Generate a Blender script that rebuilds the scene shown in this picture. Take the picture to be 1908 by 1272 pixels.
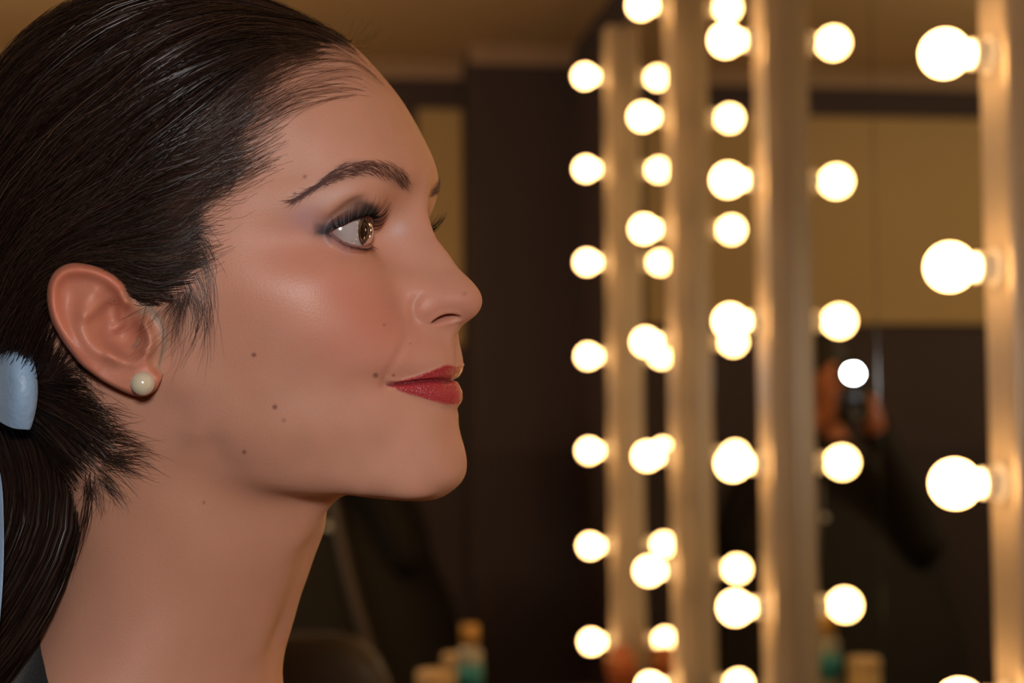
import bpy, bmesh, math, random
import numpy as np
from mathutils import Matrix, Vector

FLASH_W, BULB_E, FILL_E = 2.3, 18.0, 48.0     # flash power (W), bulb and added fill lamp emission
RBF_SMOOTH = 0.0006
SKIN = np.array([0.60, 0.295, 0.198])

# ---------------------------------------------------------------- camera, world, flash, exposure
scene = bpy.context.scene
COL = scene.collection
for o in list(bpy.data.objects):
    bpy.data.objects.remove(o)

FPX = 2830.0                      # focal length in pixels of the 1908 x 1272 frame
CAM = np.array([0.0, 0.0, 1.25])  # metres; mirror wall runs along +Y on the right, x = 0.74
yaw, pitch, roll = math.radians(7.69), math.radians(3.09), math.radians(0.5)
fwd = np.array([math.sin(yaw)*math.cos(pitch), math.cos(yaw)*math.cos(pitch), math.sin(pitch)])
right0 = np.array([math.cos(yaw), -math.sin(yaw), 0.0])
up0 = np.cross(right0, fwd)
right = math.cos(roll)*right0 - math.sin(roll)*up0
up = math.sin(roll)*right0 + math.cos(roll)*up0
cam_data = bpy.data.cameras.new('camera')
cam_data.sensor_width = 23.6
cam_data.lens = 23.6*FPX/1908.0
cam_data.clip_start = 0.02
cam_data.dof.use_dof = True
cam_data.dof.focus_distance = 0.575
cam_data.dof.aperture_fstop = 4.6
cam_data.dof.aperture_blades = 9
cam = bpy.data.objects.new('camera', cam_data)
COL.objects.link(cam)
M = Matrix.Identity(4)
for i in range(3):
    M[i][0], M[i][1], M[i][2], M[i][3] = right[i], up[i], -fwd[i], CAM[i]
cam.matrix_world = M
scene.camera = cam

world = bpy.data.worlds.new('room_ambient')
scene.world = world
world.use_nodes = True
world.node_tree.nodes['Background'].inputs[0].default_value = (0.30, 0.22, 0.16, 1)
world.node_tree.nodes['Background'].inputs[1].default_value = 0.02

def area(name, loc, target, size, power, color):
    d = bpy.data.lights.new(name, 'AREA')
    d.shape = 'DISK'; d.size = size; d.energy = power; d.color = color
    o = bpy.data.objects.new(name, d); COL.objects.link(o)
    o.location = loc
    o.rotation_euler = (Vector(target)-Vector(loc)).to_track_quat('-Z', 'Y').to_euler()
    return o
# the photographer's own flash, on the hot shoe above the lens
fl = CAM + 0.11*up - 0.03*fwd
flash = area('camera_flash_light', fl, CAM + 0.6*fwd - 0.12*right, 0.07, FLASH_W, (1.0, 0.96, 0.95))

vs = scene.view_settings
vs.view_transform = 'Standard'; vs.look = 'None'; vs.exposure = 0.0; vs.gamma = 1.0
vs.use_curve_mapping = False

# ---------------------------------------------------------------- helpers
def node_mat(name):
    m = bpy.data.materials.new(name); m.use_nodes = True
    return m, m.node_tree.nodes, m.node_tree.links, m.node_tree.nodes['Principled BSDF']

def mat(name, col, rough=0.5, metal=0.0, spec=0.5, noise=0.0, nscale=20.0, bump=0.0, bscale=200.0, emis=None, estr=0.0, stretch=None, **kw):
    m, N, L, b = node_mat(name)
    b.inputs['Base Color'].default_value = (*col, 1)
    b.inputs['Roughness'].default_value = rough
    b.inputs['Metallic'].default_value = metal
    b.inputs['Specular IOR Level'].default_value = spec
    if noise or bump:
        tc = N.new('ShaderNodeTexCoord'); src = tc.outputs['Object']
        if stretch:
            mp = N.new('ShaderNodeMapping'); mp.inputs['Scale'].default_value = stretch
            L.new(src, mp.inputs[0]); src = mp.outputs[0]
    if noise:
        n = N.new('ShaderNodeTexNoise'); n.inputs['Scale'].default_value = nscale; n.inputs['Detail'].default_value = 5
        L.new(src, n.inputs['Vector'])
        r = N.new('ShaderNodeMixRGB'); r.blend_type = 'MIX'
        r.inputs[1].default_value = (*[max(0, c*(1-noise)) for c in col], 1)
        r.inputs[2].default_value = (*[min(1, c*(1+noise)) for c in col], 1)
        L.new(n.outputs['Fac'], r.inputs[0]); L.new(r.outputs[0], b.inputs['Base Color'])
    if bump:
        n2 = N.new('ShaderNodeTexNoise'); n2.inputs['Scale'].default_value = bscale; n2.inputs['Detail'].default_value = 3
        L.new(src, n2.inputs['Vector'])
        bp = N.new('ShaderNodeBump'); bp.inputs['Strength'].default_value = bump; bp.inputs['Distance'].default_value = 0.002
        L.new(n2.outputs['Fac'], bp.inputs['Height']); L.new(bp.outputs[0], b.inputs['Normal'])
    if emis:
        b.inputs['Emission Color'].default_value = (*emis, 1); b.inputs['Emission Strength'].default_value = estr
    for k, v in kw.items():
        b.inputs[k.replace('_', ' ')].default_value = v
    return m

def tag(o, label=None, cat=None, group=None, kind=None):
    if label: o['label'] = label
    if cat: o['category'] = cat
    if group: o['group'] = group
    if kind: o['kind'] = kind
    return o

def empty(name, loc, label=None, cat=None, group=None):
    o = bpy.data.objects.new(name, None); COL.objects.link(o)
    o.location = loc; o.empty_display_size = 0.05
    return tag(o, label, cat, group)

def link_mesh(name, me, material, parent=None, loc=None):
    o = bpy.data.objects.new(name, me); COL.objects.link(o)
    if material: me.materials.append(material)
    if parent: o.parent = parent
    if loc is not None: o.location = loc
    return o

def np_mesh(name, V, F, material, parent=None, smooth=True, origin=None, attrs=None):
    """V (n,3) world metres; F list/array of quads or tris; stored relative to origin/parent location"""
    V = np.asarray(V, float)
    off = np.array(parent.location) if parent is not None else np.zeros(3)
    loc = np.zeros(3)
    if parent is None and origin is not None:
        loc = np.asarray(origin, float); off = loc
    elif origin is not None:
        loc = np.asarray(origin, float) - off; off = np.asarray(origin, float)
    V = V - off
    me = bpy.data.meshes.new(name)
    if isinstance(F, np.ndarray):
        k = F.shape[1]; nf = len(F)
        me.vertices.add(len(V)); me.vertices.foreach_set('co', V.astype(np.float32).ravel())
        me.loops.add(nf*k); me.loops.foreach_set('vertex_index', F.astype(np.int32).ravel())
        me.polygons.add(nf); me.polygons.foreach_set('loop_start', np.arange(nf, dtype=np.int32)*k)
        me.update(calc_edges=True); me.validate()
    else:
        me.from_pydata([tuple(v) for v in V], [], F); me.update()
    if smooth:
        me.polygons.foreach_set('use_smooth', np.ones(len(me.polygons), bool))
    for an, (ty, data) in (attrs or {}).items():
        a = me.attributes.new(an, ty, 'POINT')
        a.data.foreach_set('color' if ty == 'FLOAT_COLOR' else 'value', np.asarray(data, np.float32).ravel())
    return link_mesh(name, me, material, parent, loc)

def box_bm(bm, lo, hi, bevel=0.0):
    c = [(a+b)/2 for a, b in zip(lo, hi)]; s = [b-a for a, b in zip(lo, hi)]
    r = bmesh.ops.create_cube(bm, size=1.0, matrix=Matrix.Translation(c) @ Matrix.Diagonal((*s, 1)))
    if bevel:
        vs_ = set(r['verts']); es = [e for e in bm.edges if e.verts[0] in vs_ and e.verts[1] in vs_]
        bmesh.ops.bevel(bm, geom=es, offset=bevel, segments=2, affect='EDGES', profile=0.5)

def bm_obj(name, bm, material, parent=None, loc=None, smooth=False):
    me = bpy.data.meshes.new(name); bm.to_mesh(me); bm.free()
    if smooth:
        me.polygons.foreach_set('use_smooth', np.ones(len(me.polygons), bool))
    return link_mesh(name, me, material, parent, loc)

def box(name, lo, hi, material, parent=None, bevel=0.0, origin=None):
    """box in world coordinates"""
    p = np.array(parent.location) if parent is not None else np.zeros(3)
    og = p if origin is None else np.array(origin)
    bm = bmesh.new(); box_bm(bm, [a-b for a, b in zip(lo, og)], [a-b for a, b in zip(hi, og)], bevel)
    return bm_obj(name, bm, material, parent, Vector(og-p))

def lathe(prof, n=32, axis='z'):
    """prof list of (r, h) -> verts, faces (rings closed with end caps if r==0)"""
    V = []; F = []
    for r, h in prof:
        for k in range(n):
            a = 2*math.pi*k/n
            p = (r*math.cos(a), r*math.sin(a), h)
            V.append(p if axis == 'z' else (-h, p[0], p[1]))
    for i in range(len(prof)-1):
        for k in range(n):
            F.append((i*n+k, i*n+(k+1) % n, (i+1)*n+(k+1) % n, (i+1)*n+k))
    if prof[0][0] > 0: F.append(tuple(range(n))[::-1])
    if prof[-1][0] > 0: F.append(tuple((len(prof)-1)*n+k for k in range(n)))
    return np.array(V), F

def lathe_obj(name, prof, material, parent=None, loc=(0, 0, 0), n=32, axis='z', smooth=True):
    V, F = lathe(prof, n, axis)
    me = bpy.data.meshes.new(name); me.from_pydata([tuple(v) for v in V], [], F); me.update()
    if smooth: me.polygons.foreach_set('use_smooth', np.ones(len(me.polygons), bool))
    return link_mesh(name, me, material, parent, loc)

def tube_mesh(paths, radii, sides=5):
    """list of (n,3) paths with (n,) radii -> one vertex array and face array (quads)"""
    VV = []; FF = []; base = 0
    for P, R in zip(paths, radii):
        n = len(P); T = np.gradient(P, axis=0); T /= np.linalg.norm(T, axis=1)[:, None]+1e-12
        ref = np.array([0.3, 0.2, 0.93]) if abs(T[0] @ np.array([0.3, 0.2, 0.93])) < 0.9 else np.array([1.0, 0, 0])
        A = np.cross(T, ref); A /= np.linalg.norm(A, axis=1)[:, None]; B = np.cross(T, A)
        ang = np.arange(sides)*2*math.pi/sides
        ring = P[:, None, :] + R[:, None, None]*(A[:, None, :]*np.cos(ang)[None, :, None] + B[:, None, :]*np.sin(ang)[None, :, None])
        VV.append(ring.reshape(-1, 3))
        i = np.arange(n-1)[:, None]; k = np.arange(sides)[None, :]; k2 = (k+1) % sides
        f = np.stack([base+i*sides+k, base+i*sides+k2, base+(i+1)*sides+k2, base+(i+1)*sides+k], -1).reshape(-1, 4)
        FF.append(f); base += n*sides
    return np.concatenate(VV), np.concatenate(FF)

def smooth_path(P, n):
    """Catmull-Rom resample of a control polyline, any dimension"""
    P = np.asarray(P, float)
    Q = np.vstack([2*P[0]-P[1], P, 2*P[-1]-P[-2]])
    seg = np.linalg.norm(np.diff(P, axis=0), axis=1); cum = np.concatenate([[0], np.cumsum(seg)])
    t = np.linspace(0, cum[-1], n); out = []
    for u in t:
        i = min(max(np.searchsorted(cum, u, 'right')-1, 0), len(P)-2)
        w = (u-cum[i])/max(seg[i], 1e-9)
        p0, p1, p2, p3 = Q[i], Q[i+1], Q[i+2], Q[i+3]
        out.append(0.5*(2*p1+(p2-p0)*w+(2*p0-5*p1+4*p2-p3)*w*w+(3*p1-p0-3*p2+p3)*w**3))
    return np.array(out)

def sstep(a, b, x):
    t = np.clip((x-a)/(b-a), 0, 1); return t*t*(3-2*t)

def lin(*rgb):
    """sRGB 0-255 -> linear"""
    return tuple((c/255/12.92 if c <= 10 else ((c/255+0.055)/1.055)**2.4) for c in rgb)
# ---------------------------------------------------------------- the room
CZ = CAM[2]
MX = 0.74                 # mirror plane
FLOOR, CEIL = 0.0, CZ+1.27
XL, XR, YB, YF = -2.6, 0.90, -1.6, 5.30

M_ceil = mat('ceiling_paint', lin(226, 194, 150), 0.85, noise=0.05, nscale=3)
M_wall = mat('dark_plum_wall', lin(78, 66, 70), 0.8, noise=0.08, nscale=4, bump=0.05)
M_wall_low = mat('dark_plum_dado', lin(66, 56, 61), 0.75, noise=0.08, nscale=4)
M_floor = mat('dark_floor_boards', lin(70, 52, 42), 0.5, noise=0.2, nscale=5, stretch=(1, 8, 1))
M_corn = mat('cornice_paint', lin(190, 160, 135), 0.7)
M_beige = mat('beige_panel', lin(205, 178, 132), 0.75, noise=0.05, nscale=2)
M_alu = mat('brushed_aluminium', lin(188, 172, 152), 0.36, metal=0.3, noise=0.04, nscale=30, stretch=(1, 1, 0.02))
M_mirror = mat('mirror_silver', (0.80, 0.83, 0.76), 0.0, metal=1.0)
M_mirror_edge = mat('mirror_edge', lin(70, 80, 74), 0.2)
M_bulb, N_, L_, b_ = node_mat('lamp_bulb_glass')
b_.inputs['Base Color'].default_value = (0.9, 0.86, 0.78, 1)
b_.inputs['Emission Color'].default_value = (1.0, 0.55, 0.205, 1)
b_.inputs['Emission Strength'].default_value = BULB_E
M_socket = mat('porcelain_socket', (0.9, 0.88, 0.84), 0.35)

def struct(name, lo, hi, m, **k):
    return tag(box(name, lo, hi, m, **k), kind='structure')
struct('floor', (XL-.1, YB-.1, FLOOR-.1), (XR+.1, YF+.1, FLOOR), M_floor)
struct('ceiling', (XL-.1, YB-.1, CEIL), (XR+.1, YF+.1, CEIL+.1), M_ceil)
struct('wall_back', (XL-.1, YF, FLOOR), (XR+.1, YF+.1, CEIL), M_wall)
struct('wall_right', (XR, YB-.1, FLOOR), (XR+.1, YF, CEIL), M_wall)
struct('wall_left', (XL-.1, YB-.1, FLOOR), (XL, YF, CEIL), M_wall)
struct('wall_front', (XL, YB-.1, FLOOR), (XR, YB, CEIL), M_wall)
PIL_X, PIL_Y = 0.545, 5.06
struct('wall_pilaster', (PIL_X, PIL_Y, FLOOR), (XR, YF, CEIL), M_wall)
struct('trim_1', (PIL_X, PIL_Y-.012, FLOOR), (XR, PIL_Y, CZ-0.09), M_wall_low)
struct('trim_2', (XL, YF-.012, FLOOR), (PIL_X, YF, CZ-0.09), M_wall_low)
# cornices
def cornice(name, x0, x1, y, z):
    bm = bmesh.new()
    pr = [(0, 0), (-.045, 0), (-.045, -.012), (-.03, -.022), (-.016, -.04), (-.012, -.052), (0, -.052)]
    a = [bm.verts.new((x0, y+p, z+q)) for p, q in pr]; b = [bm.verts.new((x1, y+p, z+q)) for p, q in pr]
    for i in range(len(pr)):
        j = (i+1) % len(pr); bm.faces.new((a[i], a[j], b[j], b[i]))
    bm.faces.new(a[::-1]); bm.faces.new(b)
    return tag(bm_obj(name, bm, M_corn), kind='structure')
cornice('trim_3', PIL_X, XR, PIL_Y, CEIL)
cornice('trim_4', XL, PIL_X, YF, CEIL)
# the mirrors are hung on a shallow dark carcass in front of the right wall
struct('wall_mirror_backing', (MX+.006, -0.10, CZ-.60), (XR, 3.60, CZ+.95), M_wall)

# pale panels on the back wall
def pale_panel(x0, x1, z0, z1, label):
    r = empty('wall_panel', ((x0+x1)/2, YF, z0), label, 'wall panel')
    box('board', (x0+.012, YF-.022, z0+.012), (x1-.012, YF-.001, z1-.012), M_beige, r)
    for lo, hi in (((x0, YF-.03, z0), (x0+.014, YF-.001, z1)), ((x1-.014, YF-.03, z0), (x1, YF-.001, z1)),
                   ((x0+.014, YF-.03, z0), (x1-.014, YF-.001, z0+.014)), ((x0+.014, YF-.03, z1-.014), (x1-.014, YF-.001, z1))):
        box('edge_strip', lo, hi, M_beige, r, bevel=.002)
    return r
pale_panel(0.385, 0.540, CZ+.27, CZ+1.105, 'narrow beige wall panel between the face and the dark pilaster')
pale_panel(-1.15, 0.285, CZ+.35, CZ+1.105, 'wide beige wall panel seen in the mirror, hidden behind the head')

# mirror panels between the lamp posts
PY = [1.475, 2.290, 2.888, 3.500, 0.877, 0.280]   # the last two stand beside the photographer, out of the frame
BZ = [CZ+.156+k*.221 for k in range(-3, 4)]
PZ0, PZ1 = CZ-.585, CZ+.93
PW, PD = 0.066, 0.037
def mirror(y0, y1, label):
    r = empty('mirror_panel', (MX, (y0+y1)/2, PZ0), label, 'mirror', 'mirror panels between the lamp posts')
    box('glass', (MX, y0+.0015, PZ0), (MX+.004, y1-.0015, PZ1), M_mirror, r)
    box('edge', (MX+.0005, y0+.0002, PZ0-.001), (MX+.0055, y0+.0014, PZ1+.001), M_mirror_edge, r)
    box('edge', (MX+.0005, y1-.0014, PZ0-.001), (MX+.0055, y1-.0002, PZ1+.001), M_mirror_edge, r)
SEAM = 1.905
mirror(PY[4]+PW/2, PY[0]-PW/2, 'mirror panel nearest the camera, right of the nearest lamp post')
mirror(PY[0]+PW/2, SEAM, 'mirror panel left of the nearest lamp post, right of the vertical seam')
mirror(SEAM, PY[1]-PW/2, 'mirror panel between the vertical seam and the second lamp post')
mirror(PY[1]+PW/2, PY[2]-PW/2, 'narrow mirror strip between the second and third lamp posts')
mirror(PY[2]+PW/2, PY[3]-PW/2, 'thin dark mirror strip between the third and farthest lamp posts')

# lamp posts: an aluminium channel with seven bulbs in porcelain sockets
ordn = ['nearest, at the right edge', 'second nearest', 'third nearest', 'farthest, beside the dark wall', 'outside the frame on the right', 'beside the viewer, outside the frame']
bulb_prof = []
R = 0.0238
for i in range(15):
    a = math.pi*i/14*0.86
    bulb_prof.append((R*math.sin(a), 0.051+R*math.cos(a)))
bulb_prof += [(0.0122, 0.0274), (0.012, 0.0225)]
bulb_V, bulb_F = lathe(bulb_prof, 28, 'x')
bulb_me = bpy.data.meshes.new('bulb'); bulb_me.from_pydata([tuple(v) for v in bulb_V], [], bulb_F); bulb_me.update()
bulb_me.polygons.foreach_set('use_smooth', np.ones(len(bulb_me.polygons), bool)); bulb_me.materials.append(M_bulb)
sock_V, sock_F = lathe([(0.0, 0.0235), (0.0140, 0.0235), (0.0155, 0.022), (0.0155, 0.006), (0.020, 0.004), (0.020, 0.0)], 24, 'x')
sock_me = bpy.data.meshes.new('socket'); sock_me.from_pydata([tuple(v) for v in sock_V], [], sock_F); sock_me.update()
sock_me.materials.append(M_socket)
for k, y in enumerate(PY):
    xf = MX-PD
    post = empty('lamp_post', (MX, y, PZ0), 'aluminium lamp post with seven round bulbs, '+ordn[k], 'vanity light', 'lamp posts along the mirror wall')
    bm = bmesh.new(); w = PW/2
    # channel profile (x, y): rounded front corners, shallow grooves in the sides
    pr = [(0, -w), (-.012, -w), (-.013, -w+.0015), (-.016, -w+.0015), (-.017, -w), (-PD+.006, -w), (-PD+.0018, -w+.0018), (-PD, -w+.006),
          (-PD, w-.006), (-PD+.0018, w-.0018), (-PD+.006, w), (-.017, w), (-.016, w-.0015), (-.013, w-.0015), (-.012, w), (0, w)]
    a = [bm.verts.new((p, q, 0)) for p, q in pr]; b = [bm.verts.new((p, q, PZ1-PZ0)) for p, q in pr]
    for i in range(len(pr)):
        j = (i+1) % len(pr); bm.faces.new((a[j], a[i], b[i], b[j]))
    bm.faces.new(a); bm.faces.new(b[::-1])
    bm_obj('channel', bm, M_alu, post)
    for z in (PZ0-.003, PZ1):
        box('end_cap', (xf-.001, y-w-.001, z), (MX-.0005, y+w+.001, z+.003), M_alu, post, bevel=.0008)
    for z in BZ:
        s = link_mesh('socket', sock_me, None, post, (-PD, 0, z-PZ0))
        s2 = bpy.data.objects.new('bulb', bulb_me); COL.objects.link(s2); s2.parent = s

# added globe lamp that brightens ceiling and walls, unseen left of the frame
M_fill, N_, L_, b_ = node_mat('fill_lamp_globe')
b_.inputs['Base Color'].default_value = (.8, .75, .65, 1); b_.inputs['Emission Color'].default_value = (1.0, .72, .42, 1); b_.inputs['Emission Strength'].default_value = FILL_E
fill_lamp = empty('added_fill_lamp', (-1.25, 3.2, CEIL-.55), 'added round fill lamp hanging unseen outside the frame on the left', 'lamp')
lathe_obj('shade', [(.14*math.sin(a), -.14*math.cos(a)) for a in np.linspace(.12, math.pi-.12, 20)], M_fill, fill_lamp)
lathe_obj('cord', [(.004, .138), (.004, .545)], M_wall, fill_lamp, n=8)
lathe_obj('ceiling_rose', [(.05, .55), (.05, .535), (.03, .52), (.006, .518)], M_corn, fill_lamp)
# ---------------------------------------------------------------- the woman: head and neck
# Authored in a head frame in millimetres: x forward (where she looks), lat towards the viewer's side, z up.
PSI = math.radians(17.0); HD = 620.0
h_f = np.array([math.cos(PSI), -math.sin(PSI), 0.0])      # in camera axes (right, forward, up)
h_l = np.array([-math.sin(PSI), -math.cos(PSI), 0.0])
H0 = np.array([(480-954)/FPX*HD, HD, (636-560)/FPX*HD])
CB = np.stack([right, fwd, up])                            # camera axes in world

def head_to_world(P):
    P = np.asarray(P, float)
    c = H0 + P[..., 0:1]*h_f + P[..., 1:2]*h_l + P[..., 2:3]*np.array([0, 0, 1.0])
    return CAM + (c/1000.0) @ CB
def chart(P):
    """measuring chart: where a head point falls in the photograph"""
    c = H0 + P[..., 0:1]*h_f + P[..., 1:2]*h_l + P[..., 2:3]*np.array([0, 0, 1.0])
    return 954+FPX*c[..., 0]/c[..., 1], 636-FPX*c[..., 2]/c[..., 1]
def unchart(px, py, lat):
    """head point at lateral distance lat that falls on chart position (px, py)"""
    px, py, lat = np.broadcast_arrays(np.asarray(px, float), np.asarray(py, float), np.asarray(lat, float))
    ray = np.stack([(px-954)/FPX, np.ones_like(px), (636-py)/FPX], -1)
    t = (lat + H0 @ h_l)/(ray @ h_l)
    p = t[..., None]*ray - H0
    return np.stack([p @ h_f, lat, p[..., 2]], -1)

LM = []
# midline profile, measured in the photograph
prof = [(690, 104), (720, 140), (745, 172), (770, 214), (790, 254), (803, 288), (809, 308), (806.5, 328), (803, 345), (798.5, 365), (797, 386), (800, 408), (809, 431), (825, 458), (845, 485), (862, 506), (876, 521), (888, 537), (895, 551),
        (897, 560), (893.5, 573), (885, 587), (873, 599), (861, 607), (859, 617), (857.5, 632), (855, 650), (856.5, 664), (859, 675), (857, 688), (848, 703), (855, 716), (859.5, 734), (860, 747), (858, 762), (855, 779), (855, 792), (859, 811), (866, 833), (870, 855),
        (869.5, 874), (862, 893), (853, 905), (841, 915), (823, 926.5), (799, 932), (770, 933), (730, 930.5), (690, 926), (660, 923), (633, 930), (615, 947), (600, 975), (585, 1010), (569, 1052), (553, 1098), (540, 1130), (526, 1162), (516, 1195), (511, 1240), (511, 1275), (515, 1330), (522, 1400), (530, 1480)]
for px, py in prof:
    # the outline in the photograph is not quite the midline (the head is turned 20 degrees): step back to it
    px -= np.interp(py, [100, 290, 312, 330, 350, 370, 600, 618, 650, 760, 880, 925, 940, 1000, 1500], [17, 17, 14, 9, 4, 1, 1, 4, 5, 5, 3, 1, 4, 10, 12]) if not 640 < px < 830 or py < 600 else 0.8
    p = unchart(px, py, 0.0); LM.append(p)
rows = {
 124: [(-20, 0)], 120: [(4, 0), (-36, 0), (-18, 18)],
 111: [(27, 0), (23, 13), (11, 28), (-10, 40), (-34, 41), (-50, 27), (-57, 0)],
 101: [(43.5, 6), (40.5, 15), (33, 28), (22, 40), (4, 51), (-20, 58), (-44, 57), (-66, 42), (-76, 20), (-79, 0)],
 82: [(59.6, 8), (58.5, 15), (54, 26), (46, 37), (34, 48), (16, 57), (-10, 66), (-45, 68), (-76, 54), (-93, 27), (-99, 0)],
 66: [(69.2, 8), (68.0, 16), (65, 25), (58.5, 36), (49, 45.5), (36, 52.5), (15, 60), (-15, 68), (-45, 72), (-80, 59), (-100, 30), (-106, 0)],
 53: [(74.0, 8), (73.4, 14), (71.4, 21), (67.8, 30), (61, 39.5), (51, 47), (38, 52.5), (18, 59), (-12, 67), (-45, 72), (-82, 61), (-106, 31), (-112, 0)],
 45: [(72.4, 6), (71.4, 12), (69.8, 20), (67.2, 29), (61.5, 38), (53.5, 45.2), (42, 51), (28, 56), (-12, 66.5), (-45, 71.5)],
 37: [(69.4, 5), (66.6, 9), (64.6, 14), (63.8, 20), (63.6, 27), (61.6, 33), (57.2, 39.5), (50, 47), (39.5, 53), (24, 58.7)],
 25: [(72.5, 3.5), (68.0, 7.5), (61.5, 11), (56.5, 14.5), (55.0, 18), (56.0, 24), (55.6, 30), (52.5, 36), (47.3, 42.3), (39.5, 49), (30, 55), (15, 61.3), (-8, 66.5)],
 12: [(82.6, 3.5), (78.0, 7.5), (70.5, 11), (65.0, 14.5), (62.0, 19), (61.0, 25), (59.8, 31), (56.8, 38), (50.5, 45.5), (39, 53), (23, 60), (0, 66), (-20, 68)],
 0: [(91.8, 4.2), (88.3, 8.0), (82.8, 11.5), (76, 14.6), (70.0, 17.2), (67.2, 21), (65.0, 28), (61.2, 36), (54, 44.5), (41.5, 53), (23, 60), (0, 65.2), (-18, 67)],
 -10: [(84.6, 4), (80.5, 9), (75.5, 13.2), (71.6, 18), (69.0, 23), (65.2, 30), (59.6, 38), (50.5, 46), (38, 53), (20, 59), (0, 63.5), (-20, 65.5)],
 -20: [(84.2, 5), (82.6, 10), (79.2, 15), (73.2, 22), (66.6, 30), (58.2, 38), (48.5, 45.5), (36, 52), (18, 57.5), (0, 61.5), (-20, 63)],
 -27: [(84.6, 6), (82.3, 12), (77.3, 18), (69.4, 25), (62.8, 32), (54.5, 39.5), (43, 47), (28, 53.2), (10, 57.5)],
 -33: [(82.2, 6), (79.2, 12), (73.8, 18), (66.8, 24), (60.8, 31), (52.6, 39), (42, 46), (29, 51.8), (12, 56.3), (-5, 59), (-22, 60)],
 -40: [(84.0, 6), (81.2, 12), (75.4, 18), (68, 25), (60.2, 32), (51.2, 39.5), (40, 46), (24, 51.8), (6, 55.6), (-14, 57)],
 -50: [(83.2, 7), (80.2, 14), (73.6, 21), (64.6, 28.5), (54.5, 36), (43.5, 42.8), (30, 48.2), (14, 51.8), (0, 54)],
 -64: [(86.6, 7), (82.6, 14), (74.0, 20.6), (63.5, 27.2), (51.5, 33.5), (38, 39.2), (26, 43.0)],
}
for z, L in rows.items():
    for x, l in L: LM.append(np.array([x + np.interp(z, [-70, -20, 25, 37, 45, 53, 66, 140], [1, 1.2, 2, 1.6, .3, -1.3, -2, -1])*sstep(0, 45, x), l, z]))
# jaw border and the soft underside of the chin (chart position, lateral)
for px, py, l in [(846, 895, 6), (837, 907, 6), (825, 917, 6), (823, 897, 12), (813, 909, 12), (798, 921, 14), (755, 922, 20.5), (710, 919, 23.5), (665, 914, 28), (600, 903, 34), (545, 892, 38.8), (490, 875, 43.2), (440, 852, 47), (390, 822, 50.5), (350, 785, 54),
                  (770, 929, 10), (720, 926, 12), (680, 922, 14)]:
    LM.append(unchart(px, py, l))
for z, L in {
 -81: [(30, 12), (24, 22), (14, 32), (0, 41.5), (-16, 47.5), (-34, 50)],
 -95: [(27, 10), (21, 21), (11, 31.5), (-3, 41), (-20, 47.5), (-38, 49.5), (-57, 44), (-74, 28), (-82, 0)],
 -115: [(19, 10), (14, 20), (5, 31), (-8, 41), (-25, 48), (-44, 49), (-64, 42), (-80, 24), (-86, 0)],
 -135: [(11, 10), (7, 20), (-1, 32), (-13, 43), (-29, 51), (-48, 53), (-70, 45), (-87, 25), (-94, 0)],
 -152: [(6, 12), (2, 24), (-7, 37), (-20, 49), (-37, 58), (-57, 60), (-80, 48), (-97, 25), (-103, 0)],
 -175: [(6, 14), (2, 30), (-9, 48), (-25, 64), (-45, 76), (-66, 74), (-90, 54), (-106, 26), (-112, 0)],
 -205: [(10, 20), (6, 45), (-6, 75), (-25, 98), (-50, 108), (-78, 98), (-102, 60), (-118, 25), (-122, 0)]}.items():
    for x, l in L: LM.append(np.array([x-2.6*sstep(-40, 0, x), l, z]))
for x, l, z in [(-20, 66, 30), (-45, 70, 25), (-82, 58, 25), (-105, 28, 25), (-110, 0, 20), (-30, 66, 0), (-55, 64, -5), (-82, 50, -10), (-98, 25, -15), (-101, 0, -20), (-30, 61, -30), (-50, 58, -35), (-72, 44, -45), (-88, 22, -50), (-91, 0, -55), (-30, 55, -55), (-50, 52, -65), (-70, 38, -72)]:
    LM.append(np.array([x, l, z], float))
LM = np.array(LM)

# fan parametrisation: rows leave a centre inside the head, then a centre sliding down the neck
TILT = math.radians(10)
e_f = np.array([math.cos(TILT), 0, -math.sin(TILT)]); e_u = np.array([math.sin(TILT), 0, math.cos(TILT)]); e_l = np.array([0, 1.0, 0])
O0 = np.array([-10.0, 0, 5.0])
EL_N = -46.0
def row_origin(t):
    """row parameter t: elevation EL_N - t up in the head, millimetres of slide down the neck"""
    t = np.asarray(t, float); W = 28.0
    Ls = np.where(t < -W, 0, np.where(t > W, t, (t+W)**2/(4*W)))
    # slope of elevation goes smoothly from -1 to +0.2 deg per unit
    q = np.clip(t, -W, W)
    el = np.where(t < -W, EL_N-t, EL_N+W-(q+W)+0.6*(q+W)**2/(2*W)+0.2*np.clip(t-W, 0, 110))
    return O0 - Ls[..., None]*e_u, np.radians(el)
t_dense = np.concatenate([np.linspace(-136, 0, 600, endpoint=False), np.linspace(0, 230, 500)])
Od, Ed = row_origin(t_dense)
def param(P):
    D = P[None, :]-Od
    el = np.arctan2(D @ e_u, np.hypot(D @ e_f, D @ e_l))
    g = el-Ed
    k = np.where(np.sign(g[:-1]) != np.sign(g[1:]))[0]
    if len(k) == 0: k = [int(np.argmin(abs(g)))]; return t_dense[k[0]], math.atan2(P[1], (P-Od[k[0]]) @ e_f), np.linalg.norm(P-Od[k[0]])
    k = k[0]; w = g[k]/(g[k]-g[k+1]); t = t_dense[k]*(1-w)+t_dense[k+1]*w
    O, _ = row_origin(t); d = P-O
    return t, math.atan2(d @ e_l, d @ e_f), np.linalg.norm(d)
def ref_point(t, az, rad=65.0):
    O, el = row_origin(t)
    return O + rad*(np.cos(el)*np.cos(az))[..., None]*e_f + rad*(np.cos(el)*np.sin(az))[..., None]*e_l + rad*np.sin(el)[..., None]*e_u
PR = np.array([param(p) for p in LM])
keep = np.abs(PR[:, 0]) < 225
PR = PR[keep]
side = np.abs(PR[:, 1]) > 1e-4
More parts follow.
